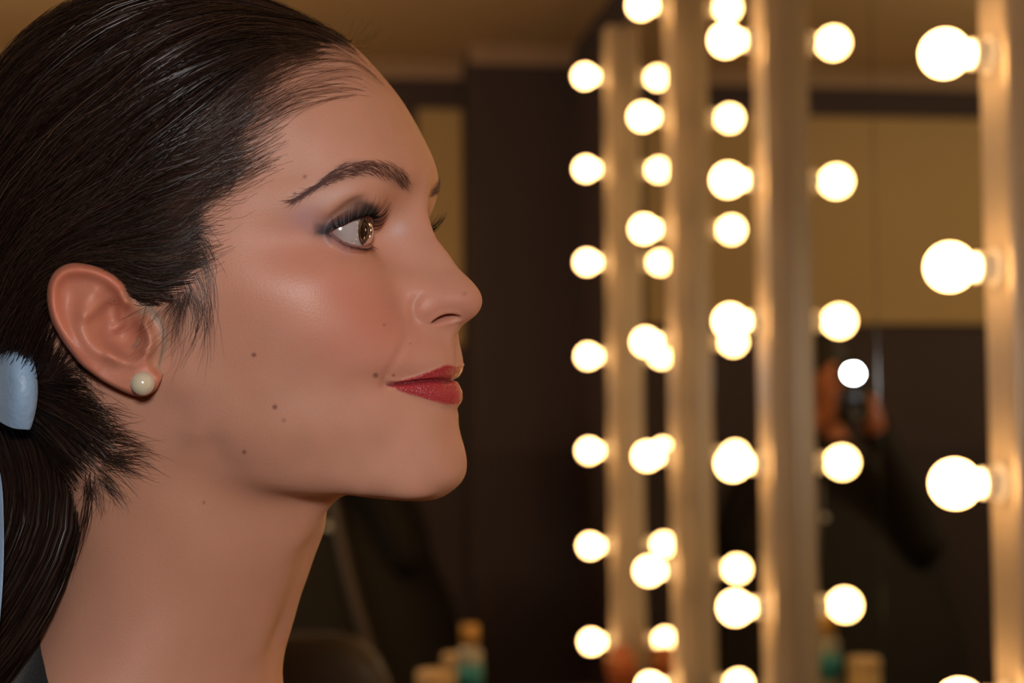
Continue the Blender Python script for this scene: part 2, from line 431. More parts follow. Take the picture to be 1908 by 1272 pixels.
side &= np.abs(np.abs(PR[:, 1])-math.pi) > 1e-4
full = np.vstack([PR, PR[side]*np.array([1, -1, 1])])
Q = ref_point(full[:, 0], full[:, 1]); val = full[:, 2]
def kern(A, B):
    d2 = np.maximum((A**2).sum(1)[:, None]+(B**2).sum(1)[None]-2*A @ B.T, 0)
    return d2*np.sqrt(d2)*1e-4
n = len(Q)
Ksys = np.zeros((n+4, n+4)); Ksys[:n, :n] = kern(Q, Q) + np.eye(n)*RBF_SMOOTH
Ksys[:n, n] = 1; Ksys[:n, n+1:] = Q; Ksys[n, :n] = 1; Ksys[n+1:, :n] = Q.T
sol = np.linalg.solve(Ksys, np.concatenate([val, np.zeros(4)]))
def radius(t, az):
    R_ = ref_point(t, az).reshape(-1, 3); out = np.empty(len(R_))
    for i in range(0, len(R_), 8000):
        B = R_[i:i+8000]
        out[i:i+8000] = kern(B, Q) @ sol[:n] + sol[n] + B @ sol[n+1:]
    return out.reshape(np.shape(t))
def dens(knots):
    """[(start, step), ..., (end, None)] -> samples"""
    o = []
    for (a, s), (b, _) in zip(knots[:-1], knots[1:]):
        k = max(1, int(round(abs(b-a)/s))); o.append(np.linspace(a, b, k, endpoint=False))
    o.append([knots[-1][0]]); return np.concatenate(o)
t_rows = dens([(-134, 2.0), (-108, 0.7), (-86, 0.26), (-58, 0.4), (-46, 0.3), (-8, 0.45), (30, 1.0), (80, 1.6), (185, None)])
az_cols = np.radians(dens([(0, 0.36), (17, 0.24), (42, 0.36), (62, 0.6), (110, 2.0), (180, None)]))
TT, AZ = np.meshgrid(t_rows, az_cols, indexing='ij')
RR = radius(TT, AZ)
Og, Eg = row_origin(TT)
dirs = (np.cos(Eg)*np.cos(AZ))[..., None]*e_f + (np.cos(Eg)*np.sin(AZ))[..., None]*e_l + np.sin(Eg)[..., None]*e_u
P = Og + RR[..., None]*dirs
P[:, 0, 1] = 0; P[:, -1, 1] = 0

def grid_normals(P):
    # mirror-pad so that normals on the midline are right
    Pm = np.concatenate([P[:, 1:2]*np.array([1, -1, 1]), P, P[:, -2:-1]*np.array([1, -1, 1])], 1)
    du = np.gradient(Pm, axis=0); dv = np.gradient(Pm, axis=1)
    N = np.cross(du, dv)[:, 1:-1]
    N /= np.linalg.norm(N, axis=-1)[..., None]+1e-9
    s = np.sign((N*dirs).sum(-1)); s[s == 0] = 1
    return N*s[..., None]
BASE = P.copy(); NB = grid_normals(BASE)
def seg_dist(px, py, poly):
    """distance (chart px) to a polyline, and arc parameter 0..1"""
    poly = np.asarray(poly, float); best = np.full(px.shape, 1e9); par = np.zeros(px.shape)
    sl = np.linalg.norm(np.diff(poly, axis=0), axis=1); cum = np.concatenate([[0], np.cumsum(sl)])
    for i in range(len(poly)-1):
        a, b = poly[i], poly[i+1]; d = b-a; L2 = d @ d
        w = np.clip(((px-a[0])*d[0]+(py-a[1])*d[1])/L2, 0, 1)
        q = np.hypot(px-a[0]-w*d[0], py-a[1]-w*d[1])
        m = q < best; best = np.where(m, q, best); par = np.where(m, (cum[i]+w*sl[i])/cum[-1], par)
    return best, par
def inside(px, py, poly):
    poly = np.asarray(poly, float); r = np.zeros(px.shape, bool); j = len(poly)-1
    for i in range(len(poly)):
        xi, yi = poly[i]; xj, yj = poly[j]
        c = ((yi > py) != (yj > py)) & (px < (xj-xi)*(py-yi)/(yj-yi+1e-12)+xi)
        r ^= c; j = i
    return r
def sdf(px, py, poly):
    d, _ = seg_dist(px, py, list(poly)+[poly[0]])
    return np.where(inside(px, py, poly), -d, d)
def gauss(px, py, cx, cy, sx, sy=None, ang=0.0):
    sy = sx if sy is None else sy
    c, s = math.cos(math.radians(ang)), math.sin(math.radians(ang))
    u = (px-cx)*c+(py-cy)*s; v = -(px-cx)*s+(py-cy)*c
    return np.exp(-0.5*((u/sx)**2+(v/sy)**2))
CU, CV = chart(BASE)
front = (P[..., 0] > -5)
print('landmarks', len(LM), 'grid', P.shape, 'rbf resid', np.abs(radius(full[:, 0], full[:, 1])-val).max())
# ---------------------------------------------------------------- features on the head surface
def push(mask_mm, nrm=None):
    """move the surface outwards along its normal by mask_mm"""
    global P
    P = P + (NB if nrm is None else nrm)*mask_mm[..., None]
near_face = sstep(-30, -5, BASE[..., 0])
# --- nose: wing, crease behind and above it, nostril
wing = gauss(CU, CV, 797, 578, 19, 19) * (BASE[..., 1] < 30)
push(1.7*wing)
ala = [(803, 541), (786, 548), (774, 560), (769, 577), (773, 594), (783, 604)]
d, t = seg_dist(CU, CV, smooth_path(ala, 40))
push(-1.05*np.exp(-0.5*(d/5.5)**2)*sstep(0, .5, t)*sstep(1.05, .8, t)*(BASE[..., 1] < 30))
push(0.9*gauss(CU, CV, 872, 560, 20, 20)*sstep(25, 5, BASE[..., 1]))       # rounder tip
nostril = [(803, 600), (812, 592), (824, 586.5), (838, 584.5), (849, 586), (857, 591), (850, 597), (838, 600), (822, 602), (808, 604)]
ns = sdf(CU, CV, smooth_path(nostril+[nostril[0]], 60))
under = (BASE[..., 1] > 1.5) & (BASE[..., 1] < 17) & (BASE[..., 2] < 3)
push(np.where(under, -5.0*sstep(1.5, -5.0, ns), 0))
push(0.5*np.exp(-0.5*((ns-4)/2.5)**2)*(CV < 600)*under)                       # rim
# --- philtrum
push(-0.7*np.exp(-0.5*(BASE[..., 1]/2.2)**2)*sstep(-12, -14.5, BASE[..., 2])*sstep(-27, -23, BASE[..., 2])*near_face)
push(0.6*np.exp(-0.5*((BASE[..., 1]-4.6)/1.7)**2)*sstep(-12, -15, BASE[..., 2])*sstep(-28, -24, BASE[..., 2])*near_face)
# --- mouth
lip_u = smooth_path([(718, 715.5), (733, 712.5), (748, 708.5), (783, 698), (814, 686.5), (831, 679.5), (843, 681), (858, 683), (872, 684)], 70)
lip_m = smooth_path([(718, 716), (748, 714), (783, 710), (814, 708.5), (836, 709.5), (846, 706), (860, 706), (872, 706)], 70)
lip_l = smooth_path([(718, 716.5), (733, 722), (748, 729), (783, 740), (814, 748.5), (836, 753.5), (858, 752), (872, 751)], 70)
def y_of(curve, u): return np.interp(u, curve[:, 0], curve[:, 1])
yu, ym, yl = y_of(lip_u, CU), y_of(lip_m, CU), y_of(lip_l, CU)
mouthzone = (CU > 715) & (BASE[..., 1] < 32) & (BASE[..., 0] > 40)
fade = sstep(716, 765, CU)
up_w = np.clip((ym-CV)/np.maximum(ym-yu, .8), -1, 2.5); lo_w = np.clip((CV-ym)/np.maximum(yl-ym, .8), -1, 2.5)
bu = np.where(mouthzone & (up_w > 0), np.exp(-0.5*((up_w-.52)/.36)**2), 0)*fade
bl = np.where(mouthzone & (lo_w > 0), np.exp(-0.5*((lo_w-.55)/.36)**2), 0)*fade
push(0.9*bu + 1.35*bl)
groove = np.exp(-0.5*((CV-ym)/2.6)**2)*mouthzone*sstep(712, 730, CU)
push(-1.9*groove)
push(0.45*np.exp(-0.5*((CV-yu)/1.6)**2)*mouthzone*fade*(up_w < 2))          # vermilion roll
push(-1.1*np.exp(-0.5*((CV-yl-10)/8)**2)*mouthzone*sstep(740, 800, CU))      # hollow under the lower lip
push(-0.9*gauss(CU, CV, 717, 717, 6, 6))                                       # corner dimple
d, t = seg_dist(CU, CV, smooth_path([(764, 612), (752, 640), (738, 668), (722, 695), (709, 725), (704, 748)], 40))
push(-0.55*np.exp(-0.5*(d/7)**2)*sstep(0, .25, t)*sstep(1, .7, t)*near_face) # smile fold
push(0.8*gauss(CU, CV, 690, 640, 42, 55)*near_face)                            # cheek apple
push(0.5*gauss(CU, CV, 690, 760, 30, 40)*near_face)
push(1.9*gauss(CU, CV, 605, 608, 66, 56)*near_face - 1.0*gauss(CU, CV, 535, 478, 60, 34)*near_face)
# --- eye socket, lids
EYE = unchart(634, 431, 30.0); RE = 12.1
v = P-EYE; dist = np.linalg.norm(v, axis=-1)
LIDR = 13.0
soft = 0.9
newd = LIDR + soft*np.log1p(np.exp(np.clip((dist-LIDR)/soft, -40, 40)))
eye_near = (dist < 30) & (v[..., 0] > -4)
phi = np.degrees(np.arctan2(v[..., 1], v[..., 0])); th = np.degrees(np.arcsin(np.clip(v[..., 2]/dist, -1, 1)))
lidw = np.where(eye_near, sstep(105, 80, phi)*sstep(-62, -44, phi)*sstep(62, 48, th)*sstep(-52, -40, th), 0)
P = EYE + v*((dist+(newd-dist)*lidw)/dist)[..., None]
# upper and lower lid margins as elevation over azimuth around the eyeball
ph_k = [-47, -40, -28, -15, 0, 12, 26, 45, 60, 70, 80, 90]
th_u = np.interp(phi, ph_k, [-9, 2, 14, 21, 24, 24, 21, 14, 6, 2, -3.5, -7])
th_l = np.interp(phi, ph_k, [-11, -16, -22, -26, -29, -30, -29.5, -27, -22, -16, -8, -7])
ed = np.minimum(np.minimum(th_u-th, th-th_l)*RE*math.pi/180, np.minimum(phi+46, 82-phi)*RE*math.pi/180*.6)   # mm inside the opening
ed = np.where(eye_near & (dist < 16.5), ed, -99)
# crease above the upper lid, lid swelling, lower lid bag line
cr = np.interp(phi, [-45, -30, -18, 0, 17, 40, 60, 78, 94], [12, 32, 44, 49, 47, 41, 31, 19, 8])
NS = grid_normals(P)
lidrad = sstep(20, 16, dist)
push(np.where(eye_near, -1.15*lidrad*np.exp(-0.5*((th-cr)/4.0)**2)*sstep(-48, -25, phi)*sstep(102, 70, phi), 0), NS)
d, t = seg_dist(CU, CV, smooth_path([(598, 408), (618, 386), (642, 368), (668, 358), (690, 364)], 40))
push(0.75*np.exp(-0.5*(d/9)**2)*sstep(0, .2, t)*sstep(1.0, .75, t)*eye_near, NS)
push(np.where(eye_near, -0.4*np.exp(-0.5*((th-th_l+17)/5.0)**2)*sstep(-40, -10, phi)*sstep(95, 60, phi), 0), NS)
# the opening: the surface dives behind the eyeball
v = P-EYE; dist = np.linalg.norm(v, axis=-1)
dive = sstep(-0.15, 0.75, ed)
tgt = dist*(1-dive)+9.0*dive
P = np.where(eye_near[..., None], EYE+v*(tgt/dist)[..., None], P)
push(np.where(eye_near, 0.25*np.exp(-0.5*((ed+0.5)/.5)**2), 0), NS)          # lid rims
# --- soft neck forms: sternomastoid band, collar of the throat
d, t = seg_dist(CU, CV, [(250, 800), (330, 950), (420, 1100), (500, 1290)])
push(1.2*np.exp(-0.5*(d/45)**2)*sstep(0, .3, t)*sstep(860, 960, CV))
d, t = seg_dist(CU, CV, [(330, 790), (420, 862), (520, 892), (640, 922)])
push(-0.45*np.exp(-0.5*((d)/16)**2)*sstep(0, .4, t)*sstep(790, 870, CV))
push(0.7*gauss(CU, CV, 368, 780, 24, 20))
# seat of the ear
push(-15*sstep(50, 32, np.hypot((CU-222)/.85, CV-608)))

# ---------------------------------------------------------------- skin colour: pigment and make-up
cu, cv = chart(P)
def mixc(c, col, w):
    w = np.clip(w, 0, 1)[..., None]; return c*(1-w)+np.asarray(col)*w
rng = np.random.default_rng(5)
C = np.empty(P.shape); C[:] = SKIN
# gentle mottling
for k in range(60):
    fx = rng.normal(size=3)*rng.uniform(.02, .12); C *= (1+0.003*np.sin(P @ fx*3+rng.uniform(0, 6)))[..., None]
C = mixc(C, SKIN*np.array([1.04, .76, .80]), 0.9*gauss(cu, cv, 655, 595, 95, 62, 25))              # blush
C = mixc(C, SKIN*np.array([1.0, .78, .75]), 0.45*gauss(cu, cv, 540, 500, 90, 60, 20))
C = mixc(C, SKIN*np.array([1.12, 1.14, 1.16]), 0.7*gauss(cu, cv, 575, 570, 85, 28, 36))           # cheekbone highlighter, with the flash highlight painted in
C = mixc(C, SKIN*np.array([.95, .82, .72]), 0.5*gauss(cu, cv, 450, 620, 40, 120, -10))
C = mixc(C, SKIN*np.array([.92, .86, .74]), 0.6*gauss(cu, cv, 330, 1000, 200, 140))               # neck a little sallower
C = mixc(C, SKIN*np.array([.95, .72, .68]), 0.4*gauss(cu, cv, 850, 570, 40, 30))
brow_lo = [(544, 380), (601, 352), (642, 337), (683, 330), (703.5, 333), (734, 347), (765, 360)]
brow_hi = [(571, 357), (607, 329), (638, 303), (663, 298), (703.5, 301), (734, 307), (757, 323), (771, 344)]
brow_sd = sdf(cu, cv, smooth_path(brow_lo, 40).tolist()+smooth_path(brow_hi, 40)[::-1].tolist())
C = mixc(C, lin(116, 80, 70), 0.4*sstep(7, -7, brow_sd)*sstep(540, 610, cu)*(BASE[..., 1] > 5))
# eye make-up
lidmask = np.where(eye_near, sstep(-3, 5, cr-th)*sstep(-4, 2, th-th_u)*sstep(-60, -30, phi)*sstep(18.5, 15.5, dist), 0)
lidc = np.array(lin(40, 38, 46))+(np.array(lin(120, 84, 72))-np.array(lin(40, 38, 46)))*sstep(8, 22, th-th_u)[..., None]
C = C*(1-(.93*lidmask*sstep(112, 92, phi))[..., None])+lidc*(.93*lidmask*sstep(112, 92, phi))[..., None]
smoke = np.where(eye_near, sstep(20, 16, dist)*np.exp(-0.5*((th-cr-1)/5.0)**2)*sstep(-35, 10, phi)*sstep(112, 90, phi), 0)
C = mixc(C, lin(96, 62, 54), 0.38*smoke)
C = mixc(C, lin(24, 20, 24), np.where(eye_near, .95*sstep(8, 2.5, th-th_u)*sstep(-3, 0, th-th_u)*sstep(-50, -35, phi)*sstep(105, 92, phi), 0)*sstep(18, 15, dist))
d, t = seg_dist(cu, cv, [(642, 420), (615, 431), (588, 432), (572, 428)])
C = mixc(C, lin(46, 38, 42), 0.92*np.exp(-0.5*(d/9)**2)*sstep(1.15, .35, t))
C = mixc(C, lin(168, 140, 158), 0.4*gauss(cu, cv, 568, 405, 24, 20))                               # lilac shimmer
C = mixc(C, lin(214, 186, 178), 0.5*gauss(cu, cv, 614, 366, 32, 9, -24))                            # brow-bone highlight
C = mixc(C, lin(206, 176, 172), 0.55*gauss(cu, cv, 742, 425, 12, 11))                               # inner-corner highlight
C = mixc(C, lin(60, 44, 46), np.where(eye_near, 0.8*np.exp(-0.5*((th-th_l+3.0)/3.0)**2)*sstep(-40, -20, phi)*sstep(98, 80, phi), 0))
C = mixc(C, lin(150, 118, 140), np.where(eye_near, 0.35*np.exp(-0.5*((th-th_l+11)/5)**2)*sstep(20, 60, phi)*sstep(100, 85, phi), 0))
C = mixc(C, lin(150, 78, 74), np.where(eye_near, sstep(-.4, .4, ed), 0))                              # inner lid, wet pink
# lips
yu, ym, yl = y_of(lip_u, cu), y_of(lip_m, cu), y_of(lip_l, cu)
lipm = mouthzone*sstep(-1.5, 1.5, cv-yu)*sstep(1.8, -1.8, cv-yl)*sstep(716, 721, cu)
lipcol = np.array(lin(180, 62, 68)); lipcol = lipcol*(1+0.14*np.sin(cu*.9+3*np.sin(cv*.15))[..., None]*np.array([.5, 1, 1]))
C = C*(1-lipm[..., None])+lipcol*lipm[..., None]
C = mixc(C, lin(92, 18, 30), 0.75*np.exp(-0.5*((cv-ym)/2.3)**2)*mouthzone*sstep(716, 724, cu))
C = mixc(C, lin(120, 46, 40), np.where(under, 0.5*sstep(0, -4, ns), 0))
# moles
for mx, my, r, a in [(568, 329, 4.0, .6), (549, 360, 3.2, .7), (473, 661, 4.5, .8), (512, 758, 4.8, .85), (529, 783, 4.5, .35), (455, 842, 4.3, .7), (700, 699, 5.0, .75), (733, 699, 3.0, .75), (716, 605, 3.4, .4), (380, 936, 2.8, .6), (866, 547, 4.5, .3), (765, 640, 2.4, .4)]:
    C = mixc(C, lin(92, 46, 36), .85*a*np.exp(-(np.hypot(cu-mx, cv-my)/r)**4)*(BASE[..., 1] > 0))
# shine: lips wet, eyelid satin, cheekbone satin
G = np.full(P.shape[:2], 0.52)
G = G - 0.09*gauss(cu, cv, 560, 560, 85, 45, 32) - 0.10*gauss(cu, cv, 742, 425, 16, 14) - .06*gauss(cu, cv, 820, 560, 50, 60)
G = G*(1-lipm)+0.22*lipm
# ---------------------------------------------------------------- ear: a shell with helix, antihelix, concha, tragus and lobe
ear_out = smooth_path([(232, 527), (210, 510), (190, 500), (165, 492.5), (138, 489.5), (116, 495), (99, 509), (89.5, 530), (87, 552), (89.5, 574), (96, 599), (110, 626), (127, 651), (149, 678), (171, 696), (198, 714), (228, 729), (253, 737.5), (272.5, 737), (289, 728), (298, 713), (303, 698), (309, 675), (315, 650), (316, 625), (310, 598), (292, 570), (264, 546), (232, 527)], 240)[:-1]
EC = np.array([200.0, 612.0]); NR_E, NA_E = 62, len(ear_out)
def ear_plane(px, py):
    return 66.5 + np.clip((292-px)/205, 0, 1.05)**1.1*13.0 + 1.5*sstep(560, 500, py)
rim_c = smooth_path([(238, 560), (222, 540), (200, 519), (170, 506), (140, 503), (116, 510), (101, 530), (99, 555), (102, 580), (112, 606), (128, 634), (148, 660), (175, 685)], 80)
anti_c = smooth_path([(178, 545), (160, 566), (150, 592), (153, 616), (168, 640), (190, 655), (212, 662)], 60)
anti_2 = smooth_path([(205, 557), (182, 572), (160, 590)], 30)
crus_c = smooth_path([(232, 560), (226, 580), (226, 600), (215, 612)], 30)
trag_c = smooth_path([(268, 605), (277, 622), (281, 640), (276, 652)], 30)
atrg_c = smooth_path([(205, 660), (225, 670), (248, 674), (268, 668)], 30)
def ear_h(px, py):
    h = np.zeros(px.shape)
    d, t = seg_dist(px, py, rim_c); h += 3.4*np.exp(-0.5*(d/9.5)**2)*(1-.75*sstep(.72, 1, t))
    d, t = seg_dist(px, py, anti_c); h += 3.3*np.exp(-0.5*(d/14)**2)*(.55+.45*sstep(0, .3, t))
    d, t = seg_dist(px, py, anti_2); h += 1.5*np.exp(-0.5*(d/8)**2)
    h -= 8.5*gauss(px, py, 232, 628, 27, 30, 20) + 3.6*gauss(px, py, 205, 570, 13, 17) + 3*gauss(px, py, 215, 600, 22, 26)
    d, t = seg_dist(px, py, crus_c); h += 2.6*np.exp(-0.5*(d/7.5)**2)
    d, t = seg_dist(px, py, trag_c); h += 5.2*np.exp(-0.5*(d/9)**2)
    d, t = seg_dist(px, py, atrg_c); h += 2.4*np.exp(-0.5*(d/9)**2)
    h += 1.7*gauss(px, py, 258, 708, 26, 24) - 1.0*gauss(px, py, 134, 560, 12, 34, -8)
    h -= 1.2*gauss(px, py, 292, 668, 10, 12)
    return h
rho = np.concatenate([np.linspace(0.0004, 0.9, 44), np.linspace(0.91, 1.0, 18)])
pe = EC + rho[:, None, None]*(ear_out[None]-EC)
eu, ev = pe[..., 0], pe[..., 1]
lat_e = ear_plane(eu, ev)+ear_h(eu, ev)
_hm = (BASE[..., 1] > 40) & (CU > 180) & (CU < 360) & (CV > 480) & (CV < 780)
_hu, _hv, _hl = CU[_hm], CV[_hm], P[..., 1][_hm]
def head_lat(px, py):
    q = np.stack([px.ravel(), py.ravel()], -1); o = np.empty(len(q))
    for i in range(0, len(q), 2000):
        o[i:i+2000] = _hl[np.argmin((q[i:i+2000, 0:1]-_hu)**2+(q[i:i+2000, 1:2]-_hv)**2, 1)]
    return o.reshape(px.shape)
attach = (sstep(225, 262, ear_out[:, 0]))*sstep(712, 690, ear_out[:, 1])         # front edge grows out of the cheek
edge = np.clip((rho-.9)/.1, 0, 1)[:, None]
lat_e = lat_e-(1-np.sqrt(np.maximum(1-edge**2, 0)))*3.2*(1-attach)[None]
wa = attach[None]*sstep(.62, .97, rho)[:, None]
lat_e = lat_e*(1-wa)+(head_lat(eu, ev)+.5*(1-sstep(.62, .92, rho)[:, None])-.7*sstep(.84, 1, rho)[:, None])*wa
ear_front = unchart(eu, ev, lat_e)
rho_b = np.linspace(0.985, 0.35, 14)
pb = EC + rho_b[:, None, None]*(ear_out[None]-EC)
lat_b = np.minimum(ear_plane(pb[..., 0], pb[..., 1])+1.0-3.2-np.minimum((1-rho_b)[:, None]*60, 5), lat_e[-1][None]-.4) - (1-rho_b)[:, None]*9
ear_back = unchart(pb[..., 0], pb[..., 1], lat_b)
ear = np.concatenate([ear_front, ear_back]); er, ea = ear.shape[:2]
eidx = np.arange(er*ea).reshape(er, ea)
eF = np.stack([eidx[:-1], np.roll(eidx[:-1], -1, 1), np.roll(eidx[1:], -1, 1), eidx[1:]], -1).reshape(-1, 4)
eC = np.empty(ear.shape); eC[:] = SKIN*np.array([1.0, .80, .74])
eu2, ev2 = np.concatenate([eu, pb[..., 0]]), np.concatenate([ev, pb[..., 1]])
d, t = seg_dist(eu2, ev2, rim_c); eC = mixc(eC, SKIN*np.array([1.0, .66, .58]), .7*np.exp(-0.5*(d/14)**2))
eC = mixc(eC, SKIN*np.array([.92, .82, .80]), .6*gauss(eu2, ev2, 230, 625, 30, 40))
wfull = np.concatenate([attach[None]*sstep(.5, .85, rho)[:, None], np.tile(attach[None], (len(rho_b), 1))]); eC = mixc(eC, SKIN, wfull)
eG = np.full(ear.shape[:2], .46)

# ---------------------------------------------------------------- assemble the body mesh (both halves, both ears)
mir = np.array([1, -1, 1])
Vn = np.concatenate([P[:, ::-1]*mir, P[:, 1:]], 1); Cn = np.concatenate([C[:, ::-1], C[:, 1:]], 1); Gn = np.concatenate([G[:, ::-1], G[:, 1:]], 1)
nr, nc2 = Vn.shape[:2]; idx = np.arange(nr*nc2).reshape(nr, nc2)
Fq = np.stack([idx[:-1, :-1], idx[1:, :-1], idx[1:, 1:], idx[:-1, 1:]], -1).reshape(-1, 4)
nb = nr*nc2; ne = er*ea
V_all = np.concatenate([Vn.reshape(-1, 3), ear.reshape(-1, 3), ear.reshape(-1, 3)*mir])
F_all = np.concatenate([Fq, eF+nb, eF[:, ::-1]+nb+ne])
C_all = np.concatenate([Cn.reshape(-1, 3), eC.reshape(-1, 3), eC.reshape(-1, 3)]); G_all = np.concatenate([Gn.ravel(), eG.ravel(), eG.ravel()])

Lm = np.concatenate([lipm[:, ::-1], lipm[:, 1:]], 1).ravel(); L_all = np.concatenate([Lm, np.zeros(2*ne)])
M_skin, N_, L_, b_ = node_mat('skin')
at = N_.new('ShaderNodeAttribute'); at.attribute_name = 'skin_color'
ag = N_.new('ShaderNodeAttribute'); ag.attribute_name = 'shine'
L_.new(at.outputs['Color'], b_.inputs['Base Color']); L_.new(ag.outputs['Fac'], b_.inputs['Roughness'])
b_.inputs['Subsurface Weight'].default_value = 0.55
b_.inputs['Subsurface Radius'].default_value = (1.0, 0.36, 0.18)
b_.inputs['Subsurface Scale'].default_value = 0.0035
b_.inputs['Specular IOR Level'].default_value = 0.38
tc = N_.new('ShaderNodeTexCoord')
n1 = N_.new('ShaderNodeTexNoise'); n1.inputs['Scale'].default_value = 900; n1.inputs['Detail'].default_value = 3
n2 = N_.new('ShaderNodeTexVoronoi'); n2.inputs['Scale'].default_value = 1500
L_.new(tc.outputs['Object'], n1.inputs['Vector']); L_.new(tc.outputs['Object'], n2.inputs['Vector'])
ad = N_.new('ShaderNodeMath'); ad.operation = 'ADD'; L_.new(n1.outputs['Fac'], ad.inputs[0]); L_.new(n2.outputs['Distance'], ad.inputs[1])
bp = N_.new('ShaderNodeBump'); bp.inputs['Strength'].default_value = 0.16; bp.inputs['Distance'].default_value = 0.0004
al_ = N_.new('ShaderNodeAttribute'); al_.attribute_name = 'lip'
ml = N_.new('ShaderNodeMath'); ml.operation = 'MULTIPLY_ADD'; ml.inputs[1].default_value = 0.7; ml.inputs[2].default_value = 0.16
L_.new(al_.outputs['Fac'], ml.inputs[0]); L_.new(ml.outputs[0], bp.inputs['Strength'])
L_.new(ad.outputs[0], bp.inputs['Height']); L_.new(bp.outputs[0], b_.inputs['Normal'])

root_c = head_to_world(np.array([-35.0, 0, -180])); 
person = empty('person', (root_c[0], root_c[1], FLOOR), 'woman in profile with dark swept-back hair, red lipstick and black top', 'person')
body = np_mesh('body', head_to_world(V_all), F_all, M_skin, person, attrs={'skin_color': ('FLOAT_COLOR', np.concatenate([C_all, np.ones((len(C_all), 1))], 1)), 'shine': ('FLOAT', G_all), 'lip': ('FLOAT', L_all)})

# ---------------------------------------------------------------- eyes
M_eye, N_, L_, b_ = node_mat('eyeball')
at = N_.new('ShaderNodeAttribute'); at.attribute_name = 'eye_color'; L_.new(at.outputs['Color'], b_.inputs['Base Color'])
b_.inputs['Roughness'].default_value = 0.12
M_cornea = bpy.data.materials.new('cornea'); M_cornea.use_nodes = True
N_, L_ = M_cornea.node_tree.nodes, M_cornea.node_tree.links
N_.remove(N_['Principled BSDF'])
tr = N_.new('ShaderNodeBsdfTransparent'); gl = N_.new('ShaderNodeBsdfGlossy'); gl.inputs['Roughness'].default_value = 0.03
fr = N_.new('ShaderNodeFresnel'); fr.inputs['IOR'].default_value = 1.22; mx_ = N_.new('ShaderNodeMixShader')
L_.new(fr.outputs[0], mx_.inputs[0]); L_.new(tr.outputs[0], mx_.inputs[1]); L_.new(gl.outputs[0], mx_.inputs[2]); L_.new(mx_.outputs[0], N_['Material Output'].inputs[0])
def make_eye(s):
    ctr = EYE*np.array([1, s, 1])
    gz = np.array([math.cos(math.radians(4)), math.sin(math.radians(4)), -0.02]); gz /= np.linalg.norm(gz)   # both eyes look the same way
    a_ = np.cross(gz, [0, 0, 1.0]); a_ /= np.linalg.norm(a_); b2 = np.cross(a_, gz)
    na = 96; al = np.concatenate([np.linspace(0, 36, 50), np.linspace(37, 180, 60)])
    V = []; Cc = []
    for q in al:
        r = RE
        if q < 29: r = RE-0.9*sstep(29, 20, q)          # flat iris behind the cornea
        for k in range(na):
            w = 2*math.pi*k/na; qa = math.radians(q)
            dr = math.cos(qa)*gz+math.sin(qa)*(math.cos(w)*a_+math.sin(w)*b2)
            V.append(ctr+r*dr)
            if q < 10: c = (0.004, 0.003, 0.003)
            elif q < 28.5:
                f = .5+.5*math.sin(k*2.9+q*.7)*math.sin(k*1.3); m = (q-10)/18.5
                c = np.array([.032, .012, .005])*(0.55+.9*f)*(1.15-.55*m)
                if q > 26: c = c*.4
            elif q < 31: c = np.array([.10, .07, .06])*(31-q)/2.5+np.array([.42, .35, .33])*(q-28.5)/2.5
            else: c = np.array([.42, .35, .33])*(1-.35*sstep(45, 85, q))*np.array([1, 1-.22*sstep(50, 80, q), 1-.25*sstep(50, 80, q)])
            Cc.append((*c, 1))
    id_ = np.arange(len(al)*na).reshape(len(al), na)
    F = np.stack([id_[:-1], np.roll(id_[:-1], -1, 1), np.roll(id_[1:], -1, 1), id_[1:]], -1).reshape(-1, 4)
    e = np_mesh('eyeball', head_to_world(np.array(V)), F, M_eye, person, attrs={'eye_color': ('FLOAT_COLOR', Cc)})
    # cornea dome
    V = []; rc = 8.0; oc = RE*math.cos(math.radians(30))-math.sqrt(rc**2-(RE*math.sin(math.radians(30)))**2)
    amax = math.asin(RE*math.sin(math.radians(30))/rc)
    for q in np.linspace(0.001, amax, 24):
        for k in range(64):
            w = 2*math.pi*k/64
            V.append(ctr+gz*(oc+rc*math.cos(q))+rc*math.sin(q)*(math.cos(w)*a_+math.sin(w)*b2))
    id_ = np.arange(24*64).reshape(24, 64)
    F = np.stack([id_[:-1], np.roll(id_[:-1], -1, 1), np.roll(id_[1:], -1, 1), id_[1:]], -1).reshape(-1, 4)
    c = np_mesh('cornea', head_to_world(np.array(V)), F, M_cornea, None, origin=head_to_world(ctr))
    c.parent = e; c.location = Vector(head_to_world(ctr))-person.location-e.location
for s in (1, -1): make_eye(s)
# ---------------------------------------------------------------- hair
M_hair, N_, L_, b_ = node_mat('dark_brown_hair')
at = N_.new('ShaderNodeAttribute'); at.attribute_name = 'strand_color'; L_.new(at.outputs['Color'], b_.inputs['Base Color'])
b_.inputs['Roughness'].default_value = 0.40; b_.inputs['Specular IOR Level'].default_value = 0.42
M_cap = mat('hair_underlayer', lin(26, 17, 12), 0.75, spec=0.2, noise=0.4, nscale=300, stretch=(1, 1, 1))

scalp_line = [(664, 82), (640, 74), (600, 84), (560, 92), (528, 101), (490, 130), (452, 162), (428, 200), (422, 245), (438, 285), (412, 320), (380, 345), (366, 375), (376, 415), (372, 455), (372, 490), (362, 530), (335, 560), (300, 572), (262, 566), (230, 545), (112, 620), (154, 684), (182, 728), (202, 774), (218, 822), (210, 864), (184, 886), (160, 905), (120, 950)]
scalp_poly = scalp_line+[(-500, 960), (-500, -800), (900, -800), (720, 40)]
ssd = sdf(CU, CV, scalp_poly)                       # chart px, negative inside
face_side = (BASE[..., 2] > 110) | (CV < 560)
ear_zone = inside(CU, CV, EC+.93*(ear_out-EC))
ssd = np.where((BASE[..., 2] > 103) & (BASE[..., 0] < 36), np.where(BASE[..., 0] > 15, -25, -60), ssd)

